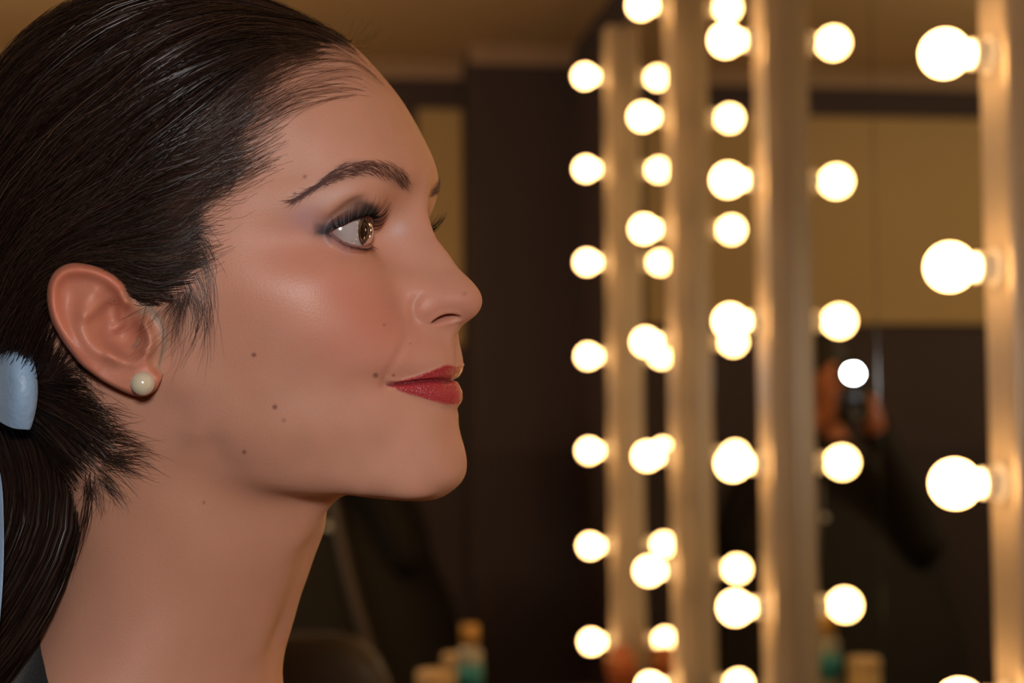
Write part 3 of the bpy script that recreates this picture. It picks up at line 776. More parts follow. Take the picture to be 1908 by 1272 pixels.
def base_radius(t, az):
    az = np.abs(az)
    i = np.clip(np.searchsorted(t_rows, t)-1, 0, len(t_rows)-2); j = np.clip(np.searchsorted(az_cols, az)-1, 0, len(az_cols)-2)
    a = np.clip((t-t_rows[i])/(t_rows[i+1]-t_rows[i]), 0, 1); b = np.clip((az-az_cols[j])/(az_cols[j+1]-az_cols[j]), 0, 1)
    return RR[i, j]*(1-a)*(1-b)+RR[i+1, j]*a*(1-b)+RR[i, j+1]*(1-a)*b+RR[i+1, j+1]*a*b
def to_param(Pt, t):
    for _ in range(4):
        O, el = row_origin(t); D = Pt-O
        g = np.degrees(np.arctan2(D @ e_u, np.hypot(D @ e_f, D @ e_l))-el)
        t = np.clip(t-g*np.where(t < -20, 1.0, 0.8), -133.9, 184)
    O, el = row_origin(t); D = Pt-O
    return t, np.arctan2(D @ e_l, D @ e_f)
def on_surface(Pt, t, h):
    t, az = to_param(Pt, t)
    O, el = row_origin(t); r = base_radius(t, az)+h
    return O + r[:, None]*((np.cos(el)*np.cos(az))[:, None]*e_f+(np.cos(el)*np.sin(az))[:, None]*e_l+np.sin(el)[:, None]*e_u), t
# from the measuring chart onto the surface: nearest grid vertex on the viewer's side
NF = grid_normals(P)
_nm = ((NF*(np.array([-(H0 @ h_f), -(H0 @ h_l), -H0[2]])-P)).sum(-1) > 0) & (cu > -260) & (cv > -300)
_gu, _gv, _gp, _gn = cu[_nm], cv[_nm], P[_nm], NF[_nm]
_key = (_gu//16).astype(int)*1000+(_gv//16).astype(int); _ord = np.argsort(_key, kind='stable'); _ks = _key[_ord]
def pick(px, py, normal=False):
    i, j = int(px//16), int(py//16); c = []
    for di in (-1, 0, 1):
        for dj in (-1, 0, 1):
            k = (i+di)*1000+j+dj; a, b = np.searchsorted(_ks, [k, k+1]); c.append(_ord[a:b])
    c = np.concatenate(c)
    if len(c) == 0: c = np.arange(len(_gu))
    k = c[np.argmin((_gu[c]-px)**2+(_gv[c]-py)**2)]
    return (_gp[k], _gn[k]) if normal else _gp[k]
KNOT = np.array([-108.0, 8.0, -22.0])
guides = [
 [(655, 76), (560, 78), (430, 118), (280, 190), (140, 300), (50, 410)],
 [(600, 98), (500, 138), (380, 205), (250, 295), (130, 405), (40, 520)],
 [(500, 180), (430, 228), (340, 285), (230, 355), (120, 455), (40, 575)],
 [(470, 258), (400, 286), (320, 322), (220, 392), (130, 472), (50, 570)],
 [(430, 318), (370, 350), (290, 392), (200, 442), (115, 505), (50, 600)],
 [(400, 385), (330, 408), (260, 440), (180, 474), (105, 520), (55, 610)],
 [(385, 445), (320, 458), (250, 478), (170, 486), (100, 515), (60, 590), (40, 680)],
 [(372, 500), (330, 512), (280, 510), (230, 495), (170, 484)], [(350, 545), (310, 548), (270, 535), (225, 510)],
 [(560, 12), (400, 30), (260, 75), (130, 160), (20, 280)],
 [(640, 60), (540, 55), (420, 70)],
 [(215, 885), (190, 842), (145, 790), (85, 735)],
 [(170, 900), (140, 850), (100, 790), (60, 730)],
 [(160, 745), (125, 725), (80, 705), (40, 690)],
 [(95, 570), (80, 630), (60, 690)], [(110, 640), (90, 680), (60, 705)]]
gp, gt_ = [], []
for g in guides:
    Pg = np.array([pick(*q) for q in smooth_path(g, 9)]); T = np.gradient(Pg, axis=0); T /= np.linalg.norm(T, axis=1)[:, None]+1e-9
    gp.append(Pg); gt_.append(T)
# over the crown and down the back of the head, towards the knot
for y0 in (0.0, 18.0, 36.0):
    Pg = smooth_path([(46-y0*.3, y0, 106), (15, y0*1.1, 122), (-25, y0*1.2, 126), (-62, y0*1.1, 112), (-92, y0, 84), (-110, y0*.8, 38), (-112, y0*.4, 0)], 12)
    T = np.gradient(Pg, axis=0); T /= np.linalg.norm(T, axis=1)[:, None]; gp.append(Pg); gt_.append(T)
gp = np.concatenate(gp); gt_ = np.concatenate(gt_)
def flow(Pt):
    out = np.empty_like(Pt)
    for i in range(0, len(Pt), 4000):
        q = Pt[i:i+4000]; d2 = ((q[:, None, :]-gp[None])**2).sum(-1)
        w = 1/(d2+30.0)**2; f = (w[..., None]*gt_[None]).sum(1)/w.sum(1)[:, None]
        dk = KNOT-q; nk = np.linalg.norm(dk, axis=1)[:, None]; near = sstep(60, 25, nk)
        f = f*(1-near)+dk/nk*near
        out[i:i+4000] = f/(np.linalg.norm(f, axis=1)[:, None]+1e-9)
    return out
LOCKS = []
CURL = pick(320, 425)
dA = np.linalg.norm(np.cross(np.gradient(BASE, axis=0), np.gradient(BASE, axis=1)), axis=-1)
def grow(n, wt, steps, step, hmax, hroot, seed, len_rand=0.0, wave=0.5):
    r = np.random.default_rng(seed)
    p = (wt*dA).ravel(); p /= p.sum(); k = r.choice(p.size, n, p=p)
    Pt = BASE.reshape(-1, 3)[k].copy() + r.normal(size=(n, 3))*.45; t = TT.reshape(-1)[k].copy()
    Pt[:, 1] = np.abs(Pt[:, 1])
    lam = r.random(n)**.8; out = [Pt.copy()]; ph = r.uniform(0, 6.28, n); arc = np.zeros(n)
    clump = np.sin(Pt @ r.normal(size=3)*.9)*1.5+np.sin(Pt @ r.normal(size=3)*.35)*2
    jit = r.normal(size=n)*.07
    lock = np.sin(Pt @ np.array([.31, .12, .42])+1.3*np.sin(Pt @ np.array([.11, -.2, .09])))*np.sin(Pt @ np.array([-.12, .2, .23])+.7)
    lam = np.clip(lam+.25*lock, 0, 1.2)
    alive = np.ones(n, bool)
    for s in range(steps):
        T = flow(Pt)
        side_v = np.cross(T, Pt-O0); side_v /= np.linalg.norm(side_v, axis=1)[:, None]+1e-9
        wv = 1+4.0*np.exp(-((Pt-CURL)**2).sum(1)/(2*24.0**2))
        T = T+side_v*(jit+0.10*wave*wv*np.sin(arc/np.where(wv > 2, 3.6, 6.5)+clump*.5))[:, None]
        nk = np.linalg.norm(Pt-KNOT, axis=1); alive &= nk > 9
        arc += step*alive
        Pt = Pt+T*step*alive[:, None]
        Pt[:, 1] = np.where(Pt[:, 1] < 0, -Pt[:, 1]*.3, Pt[:, 1])
        h = hroot+(.7+lam*1.0)*sstep(0, 18, arc)+(.3+.7*lam)*hmax*sstep(5, 70, arc)+.25*np.sin(arc/9+ph)*sstep(0, 12, arc)
        Q_, t = on_surface(Pt, t, h)
        Pt = np.where(alive[:, None], Q_, Pt)
        out.append(Pt.copy())
    S = np.stack(out, 1)
    if len_rand:
        # cut strands to random length by resampling the first part
        f = 1-len_rand*r.random(n); u = np.linspace(0, 1, steps+1)[None]*f[:, None]*steps
        i = np.minimum(u.astype(int), steps-1); w = (u-i)[..., None]
        S = np.take_along_axis(S, i[..., None], 1)*(1-w)+np.take_along_axis(S, (i+1)[..., None], 1)*w
    LOCKS.append(lock)
    return S
inside_w = (ssd < 0) & ~ear_zone
w_edge = np.where(inside_w, np.exp(ssd/45), 0)*(1+3.5*sstep(470, 560, CU)*sstep(170, 120, CV))
w_all = np.where(inside_w, 1.0, 0)
wisp = np.where((ssd > -14) & (ssd < 110) & (BASE[..., 0] > -25), np.exp(-np.maximum(ssd, 0)/np.interp(CV, [60, 130, 180, 300, 340, 500], [6, 12, 30, 30, 17, 14])), 0)*((CV < 500) & (CV > 66))
S1 = grow(16000, w_edge, 46, 5.0, 7.5, 0.4, 1)
S2 = grow(16000, w_all, 40, 5.0, 8.5, 1.5, 2)
S3 = grow(7500, wisp, 16, 3.0, 1.6, 0.12, 3, .55, 1.0)
def strand_mesh(name, sets, parent):
    """sets: (S (k, m, 3) in head mm, points kept, width root/mid/tip mm, brightness); flat strands, each turned by its own angle"""
    VV, FF, CC = [], [], []; base = 0; r = np.random.default_rng(77)
    for S, mk, (w0, w1, w2), br in sets:
        S0 = S; k, m = S.shape[:2]
        u = np.linspace(0, m-1, mk); i = np.minimum(u.astype(int), m-2); f = (u-i)[None, :, None]
        S = S[:, i]*(1-f)+S[:, i+1]*f
        T = np.gradient(S, axis=1); T /= np.linalg.norm(T, axis=-1)[..., None]+1e-9
        N = S-np.array([-20.0, 0, 10.0]); N[..., 2] *= np.where(S[..., 2] < -40, .15, 1); N -= (N*T).sum(-1)[..., None]*T; N /= np.linalg.norm(N, axis=-1)[..., None]+1e-9
        B = np.cross(T, N); a = r.normal(size=(k, 1, 1))*.55+.25*np.sin(np.linspace(0, 5, mk))[None, :, None]*r.normal(size=(k, 1, 1))
        W = (np.cos(a)*B+np.sin(a)*N)*np.interp(np.linspace(0, 1, mk), [0, .5, 1], [w0, w1, w2])[None, :, None]*.5
        VV.append(np.stack([S-W, S+W], 2).reshape(-1, 3))
        id_ = base+np.arange(k*mk*2).reshape(k, mk, 2)
        FF.append(np.stack([id_[:, :-1, 0], id_[:, :-1, 1], id_[:, 1:, 1], id_[:, 1:, 0]], -1).reshape(-1, 4))
        lk = lock_of.get(id(S0)); lk = np.zeros(k) if lk is None else lk
        c = np.array(HAIR)[None]*np.exp(r.normal(size=(k, 1))*.42+.55*lk[:, None])*br*(1+r.normal(size=(k, 3))*.08)
        CC.append(np.repeat(np.clip(c, .001, 1), mk*2, 0)); base += k*mk*2
    C4 = np.concatenate(CC); C4 = np.concatenate([C4, np.ones((len(C4), 1))], 1)
    return np_mesh(name, head_to_world(np.concatenate(VV)), np.concatenate(FF), M_hair, parent, attrs={'strand_color': ('FLOAT_COLOR', C4)})
HAIR = lin(40, 25, 18)
lock_of = {id(S1): LOCKS[0], id(S2): LOCKS[1], id(S3): LOCKS[2]}
# under-layer: the scalp grid raised where hair grows
H_cap = np.where(ssd < 0, 2.2*sstep(-20, -200, ssd), -1.0)
Pc = BASE+NB*(H_cap-0.2)[..., None]
facemask = (ssd[:-1, :-1] < -24) & (ssd[1:, 1:] < -24) & (ssd[1:, :-1] < -24) & (ssd[:-1, 1:] < -24)
Vc = np.concatenate([Pc[:, ::-1]*mir, Pc[:, 1:]], 1); fm = np.concatenate([facemask[:, ::-1], facemask], 1)
Fc = Fq.reshape(nr-1, nc2-1, 4)[fm]
used = np.unique(Fc); remap = np.full(nr*nc2, -1); remap[used] = np.arange(len(used))
hair = np_mesh('hair', head_to_world(Vc.reshape(-1, 3)[used]), remap[Fc], M_cap, person)
hair['label'] = 'dark brown hair swept back over the scalp'
def mirror_some(S, n): return S[:n]*mir
sets = [(S1, 18, (.15, .22, .2), 1), (S2, 16, (.17, .24, .2), 1), (S3, 9, (.07, .08, .03), 2.4), (mirror_some(S1, 2500), 14, (.3, .4, .3), 1), (mirror_some(S2, 3000), 12, (.3, .4, .3), 1), (mirror_some(S3, 400), 7, (.14, .15, .04), 1.3)]

# ---- ponytail, hanging from the knot over the back of the neck
def chart_path(pts, m):
    return smooth_path(np.array([unchart(*q) for q in pts]), m)
tail_c = chart_path([(-30, 735, 8), (20, 790, 20), (62, 870, 36), (76, 960, 46), (52, 1060, 52), (8, 1160, 56), (-56, 1270, 58), (-110, 1400, 58)], 60)
tail_r = np.interp(np.linspace(0, 1, 60), [0, .08, .25, .45, .7, 1], [7, 11, 16.5, 17.5, 15, 11])
def tail_strands(n, seed, fill=1.0):
    r = np.random.default_rng(seed)
    T = np.gradient(tail_c, axis=0); T /= np.linalg.norm(T, axis=1)[:, None]
    A = np.cross(T, [0, 1.0, 0]); A /= np.linalg.norm(A, axis=1)[:, None]; B = np.cross(T, A)
    rad = np.sqrt(r.random(n))*fill; a = r.uniform(0, 6.28, n); ph = r.uniform(0, 6.28, n)
    m = 60; u = np.arange(m)/m
    aa = a[:, None]+0.5*np.sin(u[None]*5+ph[:, None]*.2)
    rr = rad[:, None]*tail_r[None]*(1+.05*np.sin(u[None]*18+ph[:, None]))
    return tail_c[None]+rr[..., None]*(np.cos(aa)[..., None]*A[None]+.72*np.sin(aa)[..., None]*B[None])
ST = tail_strands(7000, 21)
sets.append((ST, 22, (.25, .3, .15), 1.1))
# solid core so that the tail does not look hollow
Tn = np.gradient(tail_c, axis=0); Tn /= np.linalg.norm(Tn, axis=1)[:, None]
An = np.cross(Tn, [0, 1.0, 0]); An /= np.linalg.norm(An, axis=1)[:, None]; Bn = np.cross(Tn, An)
aw = np.arange(40)*2*math.pi/40
core = tail_c[:, None]+(tail_r*.86)[:, None, None]*(np.cos(aw)[None, :, None]*An[:, None]+.72*np.sin(aw)[None, :, None]*Bn[:, None])
ci = np.arange(60*40).reshape(60, 40)
cF = np.stack([ci[:-1], np.roll(ci[:-1], -1, 1), np.roll(ci[1:], -1, 1), ci[1:]], -1).reshape(-1, 4)
ptail = np_mesh('ponytail', head_to_world(core.reshape(-1, 3)), cF, M_cap, person)

# ---- loose wisps: sideburn, over the ear, nape, forehead flyaways
def wisps(paths, n, seed, spread_px, lat_off=.4, tip_spread=2.2, m=16, lat=None):
    r = np.random.default_rng(seed); out = []
    for pth in paths:
        q = smooth_path(pth, m); u = np.linspace(0, 1, m)
        for _ in range(n):
            off = r.normal(size=2)*spread_px; bend = r.normal(size=2)*spread_px*tip_spread
            qq = q+off[None]+np.outer(u**2, bend)
            f = r.uniform(.55, 1.0); qq = smooth_path(qq[:max(5, int(m*f))], m)
            Pw = np.array([pick(*c) for c in qq]) if lat is None else unchart(qq[:, 0], qq[:, 1], lat)
            if lat is None:
                # smooth the picked points and lift them off the skin
                for _k in range(2): Pw[1:-1] = (Pw[:-2]+2*Pw[1:-1]+Pw[2:])/4
                Pw = Pw+np.array([.2, .9, .1])*lat_off*(0.4+u[:, None]*r.uniform(.5, 2.0))
            out.append(Pw)
    return np.array(out)
W1 = wisps([[(372, 470), (392, 520), (394, 570), (384, 625), (362, 672)], [(350, 530), (368, 575), (366, 620), (345, 660), (325, 690)], [(362, 500), (384, 545), (390, 600), (392, 650), (384, 700)], [(340, 545), (345, 590), (335, 630), (300, 665)]], 17, 31, 9)
W1b = wisps([[(372, 470), (388, 500), (392, 540)], [(350, 528), (360, 555), (362, 585)], [(320, 550), (330, 570), (330, 600)], [(372, 440), (392, 470), (398, 505)], [(362, 540), (372, 580), (365, 620), (350, 650)]], 22, 36, 11, .4, 1.2)
W2 = wisps([[(186, 850), (215, 862), (250, 880), (285, 890)], [(180, 820), (212, 815), (245, 822), (285, 840)], [(175, 770), (200, 772), (222, 785), (240, 800)], [(190, 890), (210, 905), (230, 925), (240, 945)], [(170, 900), (182, 930), (185, 960)], [(200, 845), (228, 850), (262, 850), (300, 866)], [(140, 680), (158, 700), (170, 725)], [(160, 730), (182, 745), (200, 765)], [(178, 800), (205, 800), (232, 812)], [(186, 870), (206, 882), (226, 900)]], 70, 32, 9, .5)
W2b = wisps([[(168, 900), (160, 960), (140, 1030), (108, 1110)], [(166, 880), (165, 950), (150, 1020), (118, 1100)]], 26, 35, 4, 1.2, 2.5)
W3 = wisps([[(662, 84), (678, 60), (690, 30), (688, 0)], [(655, 78), (684, 72), (700, 50), (694, 20)], [(664, 90), (690, 88), (700, 78), (690, 66)], [(640, 66), (655, 40), (672, 22), (660, 0)]], 9, 33, 9, lat=0.0)
W4 = wisps([[(300, 560), (255, 580), (215, 600), (185, 615)], [(290, 590), (245, 625), (200, 640)], [(285, 560), (270, 620), (255, 660), (215, 690)], [(330, 600), (290, 640), (260, 668), (225, 690)], [(335, 610), (330, 670), (310, 695), (285, 700)]], 7, 34, 7, lat=79.0)
W6 = wisps([[(345, 548), (322, 580), (310, 615), (300, 640)], [(335, 552), (318, 600), (314, 640), (300, 670)], [(352, 548), (336, 600), (326, 640), (306, 668)], [(325, 556), (300, 585), (288, 610)]], 15, 38, 7, lat=70.5)
W5 = wisps([[(412, 320), (440, 330), (400, 352), (360, 372)], [(470, 205), (440, 240), (400, 262)], [(450, 282), (425, 312), (385, 335)]], 40, 37, 10, .4)
for Wn, wd in ((W1, .10), (W1b, .11), (W2, .11), (W2b, .13), (W3, .09), (W4, .08), (W5, .12), (W6, .11)):
    sets.append((Wn, 12, (wd, wd, wd*.3), 1.3))
sc_ = strand_mesh('hair_strands', sets, person)
sc_.parent = hair; sc_['kind'] = 'stuff'
# ---------------------------------------------------------------- brows and lashes
M_brow = mat('brow_hair', lin(104, 70, 62), 0.55)
M_lash = mat('mascara', lin(10, 8, 8), 0.7, spec=.2)
def brow_mesh(s):
    r = np.random.default_rng(41); lo = smooth_path(brow_lo, 60); hi = smooth_path(brow_hi, 60); paths, radii = [], []
    for k in range(440):
        u = r.beta(1.15, 1.0); w = r.beta(1.3, 1.3)
        i = u*59; a = lo[int(i)]*(1-w)+hi[int(i)]*w
        tdir = (lo[max(int(i)-4, 0)]+hi[max(int(i)-4, 0)]-lo[min(int(i)+2, 59)]-hi[min(int(i)+2, 59)]); tdir /= np.linalg.norm(tdir)+1e-9
        upw = np.array([-.35, -1.0])*sstep(.55, 1.0, u)*1.6+np.array([0, .8])*(w-.5)*(1-u)*1.2 + np.array([0, -.35])*(1-w)*.6
        dr = tdir+upw+r.normal(size=2)*.16; dr /= np.linalg.norm(dr)
        ln = r.uniform(22, 38)*(1-.25*u)
        tt = np.linspace(0, 1, 7)[:, None]; bend = np.array([-.2, .5])*ln*.28
        q = a+dr*ln*tt+bend*tt**2
        n3 = pick(*a, normal=True)[1]
        Pw = np.array([pick(*c) for c in q])
        for _ in range(2): Pw[1:-1] = (Pw[:-2]+2*Pw[1:-1]+Pw[2:])/4
        Pw = Pw+n3*(0.15+np.array([0, .35, .6, .75, .8, .75, .6])[:, None]*r.uniform(.4, 1.1))
        paths.append(Pw*np.array([1, s, 1])); radii.append(np.array([.05, .06, .058, .05, .042, .03, .012]))
    V, F = tube_mesh(paths, radii, 4)
    b = np_mesh('eyebrow', head_to_world(V), F, M_brow, person); b['kind'] = 'stuff'
for s in (1, -1): brow_mesh(s)
def lash_mesh(s):
    r = np.random.default_rng(51); paths, radii = [], []
    def add(ph, thd, length, curl, droop, rad0, fan):
        a, e = math.radians(ph), math.radians(thd)
        n0 = np.array([math.cos(e)*math.cos(a), math.cos(e)*math.sin(a), math.sin(e)]); p0 = EYE+n0*13.0
        out = np.array([math.cos(a+fan), math.sin(a+fan), 0.0])
        tt = np.linspace(0, 1, 10)
        Pw = p0+np.outer(tt*length, out)*1.0+np.outer(length*(droop*tt+curl*tt**2), [0, 0, 1.0])
        paths.append(Pw*np.array([1, s, 1])); radii.append(rad0*np.interp(tt, [0, .3, 1], [1, .95, .12]))
    for k in range(36):
        ph = -38+k*3.2+r.normal()*.6
        thd = np.interp(ph, ph_k, [-9, 2, 14, 21, 24, 24, 21, 14, 6, 2, -3.5, -7])+1.5
        L = np.interp(ph, [-38, -10, 30, 78], [5.5, 8.4, 8.4, 5.5])*r.uniform(.82, 1.08)
        cl = round(ph/9)*9                                     # lashes gather into spikes
        add(ph, thd, L, r.uniform(.9, 1.2), -.30, .19, math.radians((cl-ph)*.9+np.interp(ph, [-38, 20, 78], [-10, 6, 16])))
    for k in range(34):
        ph = -30+k*3.0+r.normal()*.8
        thd = np.interp(ph, ph_k, [-11, -16, -22, -26, -29, -30, -29.5, -27, -22, -16, -8, -7])-1.5
        add(ph, thd, r.uniform(2.0, 3.6), -.1, -.45, .06, r.normal()*.15)
    V, F = tube_mesh(paths, radii, 5)
    b = np_mesh('eyelashes', head_to_world(V), F, M_lash, person); b['kind'] = 'stuff'
for s in (1, -1): lash_mesh(s)

# ---------------------------------------------------------------- pearl earring
M_pearl = mat('pearl', lin(214, 198, 168), 0.18, spec=0.6, noise=.06, nscale=200, Coat_Weight=0.6, Coat_Roughness=0.08, Sheen_Weight=0.2)
M_gold = mat('gold_setting', lin(200, 160, 80), 0.25, metal=1.0)
lobe_lat = float(ear_plane(np.array(266.), np.array(714.))+ear_h(np.array(266.), np.array(714.)))
pc = unchart(266, 714, lobe_lat+3.2)
pw = head_to_world(pc)
ring = empty('pearl_earring', pw, 'round cream pearl stud earring in the ear lobe', 'earring')
pv, pf = lathe([(4.35e-3*math.sin(a), -4.35e-3*math.cos(a)) for a in np.linspace(0.001, math.pi-.001, 25)], 36)
np_mesh('pearl', pv+np.array(pw), [tuple(f) for f in pf], M_pearl, ring)
cup0, cup1 = head_to_world(unchart(266, 714, lobe_lat-1.0)), head_to_world(unchart(266, 714, lobe_lat+.6))
V, F = tube_mesh([np.linspace(cup0, cup1, 4)], [np.array([.0016, .0022, .0026, .0028])], 16)
np_mesh('setting', V, F, M_gold, ring)
# ---------------------------------------------------------------- black top of the woman
M_black = mat('black_cloth', lin(22, 20, 22), 0.85, noise=.25, nscale=60, bump=.3, bscale=900, Sheen_Weight=0.15)
gA = np.radians(np.arange(0, 360, 5.0)); gA = np.where(gA > math.pi, gA-2*math.pi, gA)
rings = []
t0 = np.interp(np.abs(np.degrees(gA)), [0, 30, 60, 90, 120, 150, 180], [184, 182, 172, 151, 131, 118, 112])
for k, off in enumerate([1.6, 2.4, 2.6, 3.0, 3.5]):
    tk = np.minimum(t0+k*14, 184.0+k*.3); O, el = row_origin(tk); r = base_radius(np.minimum(tk, 184.9), gA)+off
    rings.append(O+r[:, None]*((np.cos(el)*np.cos(gA))[:, None]*e_f+(np.cos(el)*np.sin(gA))[:, None]*e_l+np.sin(el)[:, None]*e_u))
zfl = (FLOOR-CAM[2])*1000
for xc, rx, ry, z in [(-48, 92, 150, -225), (-50, 108, 186, -245), (-50, 118, 204, -285), (-48, 124, 214, -350), (-42, 128, 216, -450), (-36, 132, 214, -560), (-20, 160, 214, -680), (0, 205, 226, -800), (10, 230, 246, -1000), (14, 244, 262, -1130)]:
    n_ = 2.4
    ca, sa = np.cos(gA), np.sin(gA)
    rr = (np.abs(ca/rx)**n_+np.abs(sa/ry)**n_)**(-1/n_)
    fold = 1+np.interp(z, [-1130, -600, -300], [.035, .015, 0])*np.sin(gA*11)
    rings.append(np.stack([xc+rr*fold*ca, rr*fold*sa, np.full(len(gA), float(z))], -1))
RG = np.array(rings)
# neckline hem
hem = RG[0]-np.array([0, 0, 3.0]); hem[:, :2] *= .97
RG = np.concatenate([hem[None], RG]); a_n, b_n = RG.shape[:2]
gi = np.arange(a_n*b_n).reshape(a_n, b_n)
gF = np.stack([gi[:-1], gi[1:], np.roll(gi[1:], -1, 1), np.roll(gi[:-1], -1, 1)], -1).reshape(-1, 4)
Wg = head_to_world(RG.reshape(-1, 3)); Wg[:, 2] = np.maximum(Wg[:, 2], FLOOR+.002)
top = np_mesh('black_top', Wg, gF, M_black, person)
top['label'] = 'plain black top with a wide neckline'
sub = top.modifiers.new('smooth', 'SUBSURF'); sub.levels = 1; sub.render_levels = 2

# ---------------------------------------------------------------- pale blue ribbon bow in the ponytail
M_rib = mat('pale_blue_satin', lin(150, 178, 206), 0.45, noise=.08, nscale=60, bump=.35, bscale=260, Sheen_Weight=.3)
kc = unchart(-75, 728, 26.0)
bow = empty('hair_ribbon', head_to_world(kc), 'pale blue ribbon bow tying the low ponytail at the left edge', 'ribbon')
def bow_loop(sgn):
    U, Vn_ = 40, 13; G_ = np.zeros((U, Vn_, 3))
    for i in range(U):
        u = i/(U-1); ang = 2*math.pi*u                        # round the loop: front sheet, fold, back sheet
        reach = (1-math.cos(ang))/2*143; thick = math.sin(ang)*9.5*(1 if reach > 10 else .8)
        half = 22+52*sstep(0, 120, reach)
        for j in range(Vn_):
            v = j/(Vn_-1)*2-1
            px = -75+sgn*(reach*(1-.10*v*v)); py = 718+v*half+8*reach/140
            rip = 1.1*math.sin(v*7+reach*.05)*sstep(120, 20, reach)
            G_[i, j] = unchart(px, py, 30+30*sstep(0, 110, reach)+thick*(1-.55*v*v)+rip)
    id_ = np.arange(U*Vn_).reshape(U, Vn_)
    F = np.stack([id_[:-1, :-1], id_[1:, :-1], id_[1:, 1:], id_[:-1, 1:]], -1).reshape(-1, 4)
    o = np_mesh('loop', head_to_world(G_.reshape(-1, 3)), F, M_rib, bow)
    m = o.modifiers.new('cloth', 'SOLIDIFY'); m.thickness = .0006; m2 = o.modifiers.new('smooth', 'SUBSURF'); m2.render_levels = 2; m2.levels = 1
for sg in (1, -1): bow_loop(sg)
def bow_tail(pts, wpx):
    q = smooth_path(pts, 26); G_ = np.zeros((26, 7, 3))
    for i in range(26):
        for j in range(7):
            v = j/6*2-1; G_[i, j] = unchart(q[i, 0]+v*wpx, q[i, 1]+3*math.sin(v*3), q[i, 2]+2.2*math.cos(v*2.2+i*.25))
    id_ = np.arange(26*7).reshape(26, 7)
    F = np.stack([id_[:-1, :-1], id_[1:, :-1], id_[1:, 1:], id_[:-1, 1:]], -1).reshape(-1, 4)
    o = np_mesh('tail', head_to_world(G_.reshape(-1, 3)), F, M_rib, bow)
    m = o.modifiers.new('cloth', 'SOLIDIFY'); m.thickness = .0006; m2 = o.modifiers.new('smooth', 'SUBSURF'); m2.render_levels = 2
bow_tail([(-75, 735, 34), (-58, 800, 42), (-30, 880, 62), (-24, 980, 76), (-26, 1100, 80), (-36, 1235, 80)], 30)
bow_tail([(-85, 735, 32), (-110, 840, 40), (-135, 960, 50), (-130, 1100, 60)], 30)
kv, kf = lathe([(9*math.sin(a), -12*math.cos(a)) for a in np.linspace(.02, math.pi-.02, 14)], 20)
np_mesh('knot', head_to_world(kc+np.array([0, 8, 0])+kv), [tuple(f) for f in kf], M_rib, bow)

# ---------------------------------------------------------------- counter under the mirrors and what stands on it
M_counter = mat('dark_counter', lin(58, 46, 42), 0.4, noise=.2, nscale=8)
CT = CZ-.62
ctr = empty('counter', (.48, 2.1, FLOOR), 'dark counter running under the mirrors', 'counter')
box('worktop', (.20, .95, CT-.03), (XR-.001, 3.56, CT), M_counter, ctr, bevel=.004)
for y in (1.0, 2.2, 3.46):
    box('support', (.26, y, FLOOR), (XR-.002, y+.04, CT-.03), M_counter, ctr)
M_clear = mat('clear_bottle', lin(150, 150, 140), 0.15, spec=.6)
M_teal = mat('teal_label', lin(40, 130, 140), 0.5)
M_goldcap = mat('gold_cap', lin(205, 160, 88), 0.35, metal=.4)
M_jar = mat('cream_jar', lin(214, 184, 138), 0.5)
M_amber = mat('orange_brown_cloth', lin(178, 96, 52), 0.7, noise=.25, nscale=20)
def bottle(x, y, label):
    r = empty('bottle', (x, y, CT), label, 'bottle')
    lathe_obj('glass', [(0, .0), (.024, 0), (.027, .004), (.027, .125), (.024, .14), (.013, .148), (.013, .155)], M_clear, r)
    lathe_obj('label_band', [(.0276, .055), (.0276, .112)], M_teal, r)
    lathe_obj('cap', [(0.0, .192), (.017, .192), (.0195, .189), (.0195, .150), (.017, .149)], M_goldcap, r)
bottle(.343, 3.26, 'slim bottle with a gold cap and teal label on the counter')
def jar(x, y, r0, h, label, m):
    r = empty('jar', (x, y, CT), label, 'jar')
    lathe_obj('body', [(0, 0), (r0*.92, 0), (r0, .004), (r0, h*.72), (r0*.9, h*.76), (r0*.9, h*.8)], m, r)
    lathe_obj('lid', [(r0*.98, h*.74), (r0*1.03, h*.76), (r0*1.03, h*.96), (r0*.96, h), (0, h)], m, r)
jar(.265, 3.25, .036, .098, 'squat cream jar left of the teal-labelled bottle', M_jar)
jar(.322, 3.39, .026, .112, 'small cream jar just behind the teal-labelled bottle', M_jar)
# a soft orange-brown pouch at the far end of the counter
pv = []; nU, nV = 28, 14
for i in range(nV):
    f = i/(nV-1)
    for k in range(nU):
        a = 2*math.pi*k/nU
        w = (math.sin(min(f*1.25+.12, 1)*math.pi/2))*(1-.75*max(0, f-.72)/.28)
        pv.append((.034*w*math.cos(a)*(1+.06*math.sin(5*a)), .055*w*math.sin(a), .125*f+.006*math.sin(3*a)*f))
id_ = np.arange(nU*nV).reshape(nV, nU)
pF = np.stack([id_[:-1], np.roll(id_[:-1], -1, 1), np.roll(id_[1:], -1, 1), id_[1:]], -1).reshape(-1, 4).tolist()+[tuple(id_[0][::-1].tolist()), tuple(id_[-1].tolist())]
pouch = empty('makeup_pouch', (.69, 3.34, CT), 'orange-brown soft pouch at the foot of the farthest lamp post', 'pouch')
np_mesh('bag', np.array(pv)+np.array(pouch.location), [tuple(f) for f in pF], M_amber, pouch)
tv, tf = tube_mesh([np.array([[.69+.036*math.cos(a)*.9, 3.34+.05*math.sin(a)*.9, CT+.098] for a in np.linspace(0, 2*math.pi, 25)])], [np.full(25, .003)], 6)
np_mesh('drawstring', tv, tf, M_goldcap, pouch)

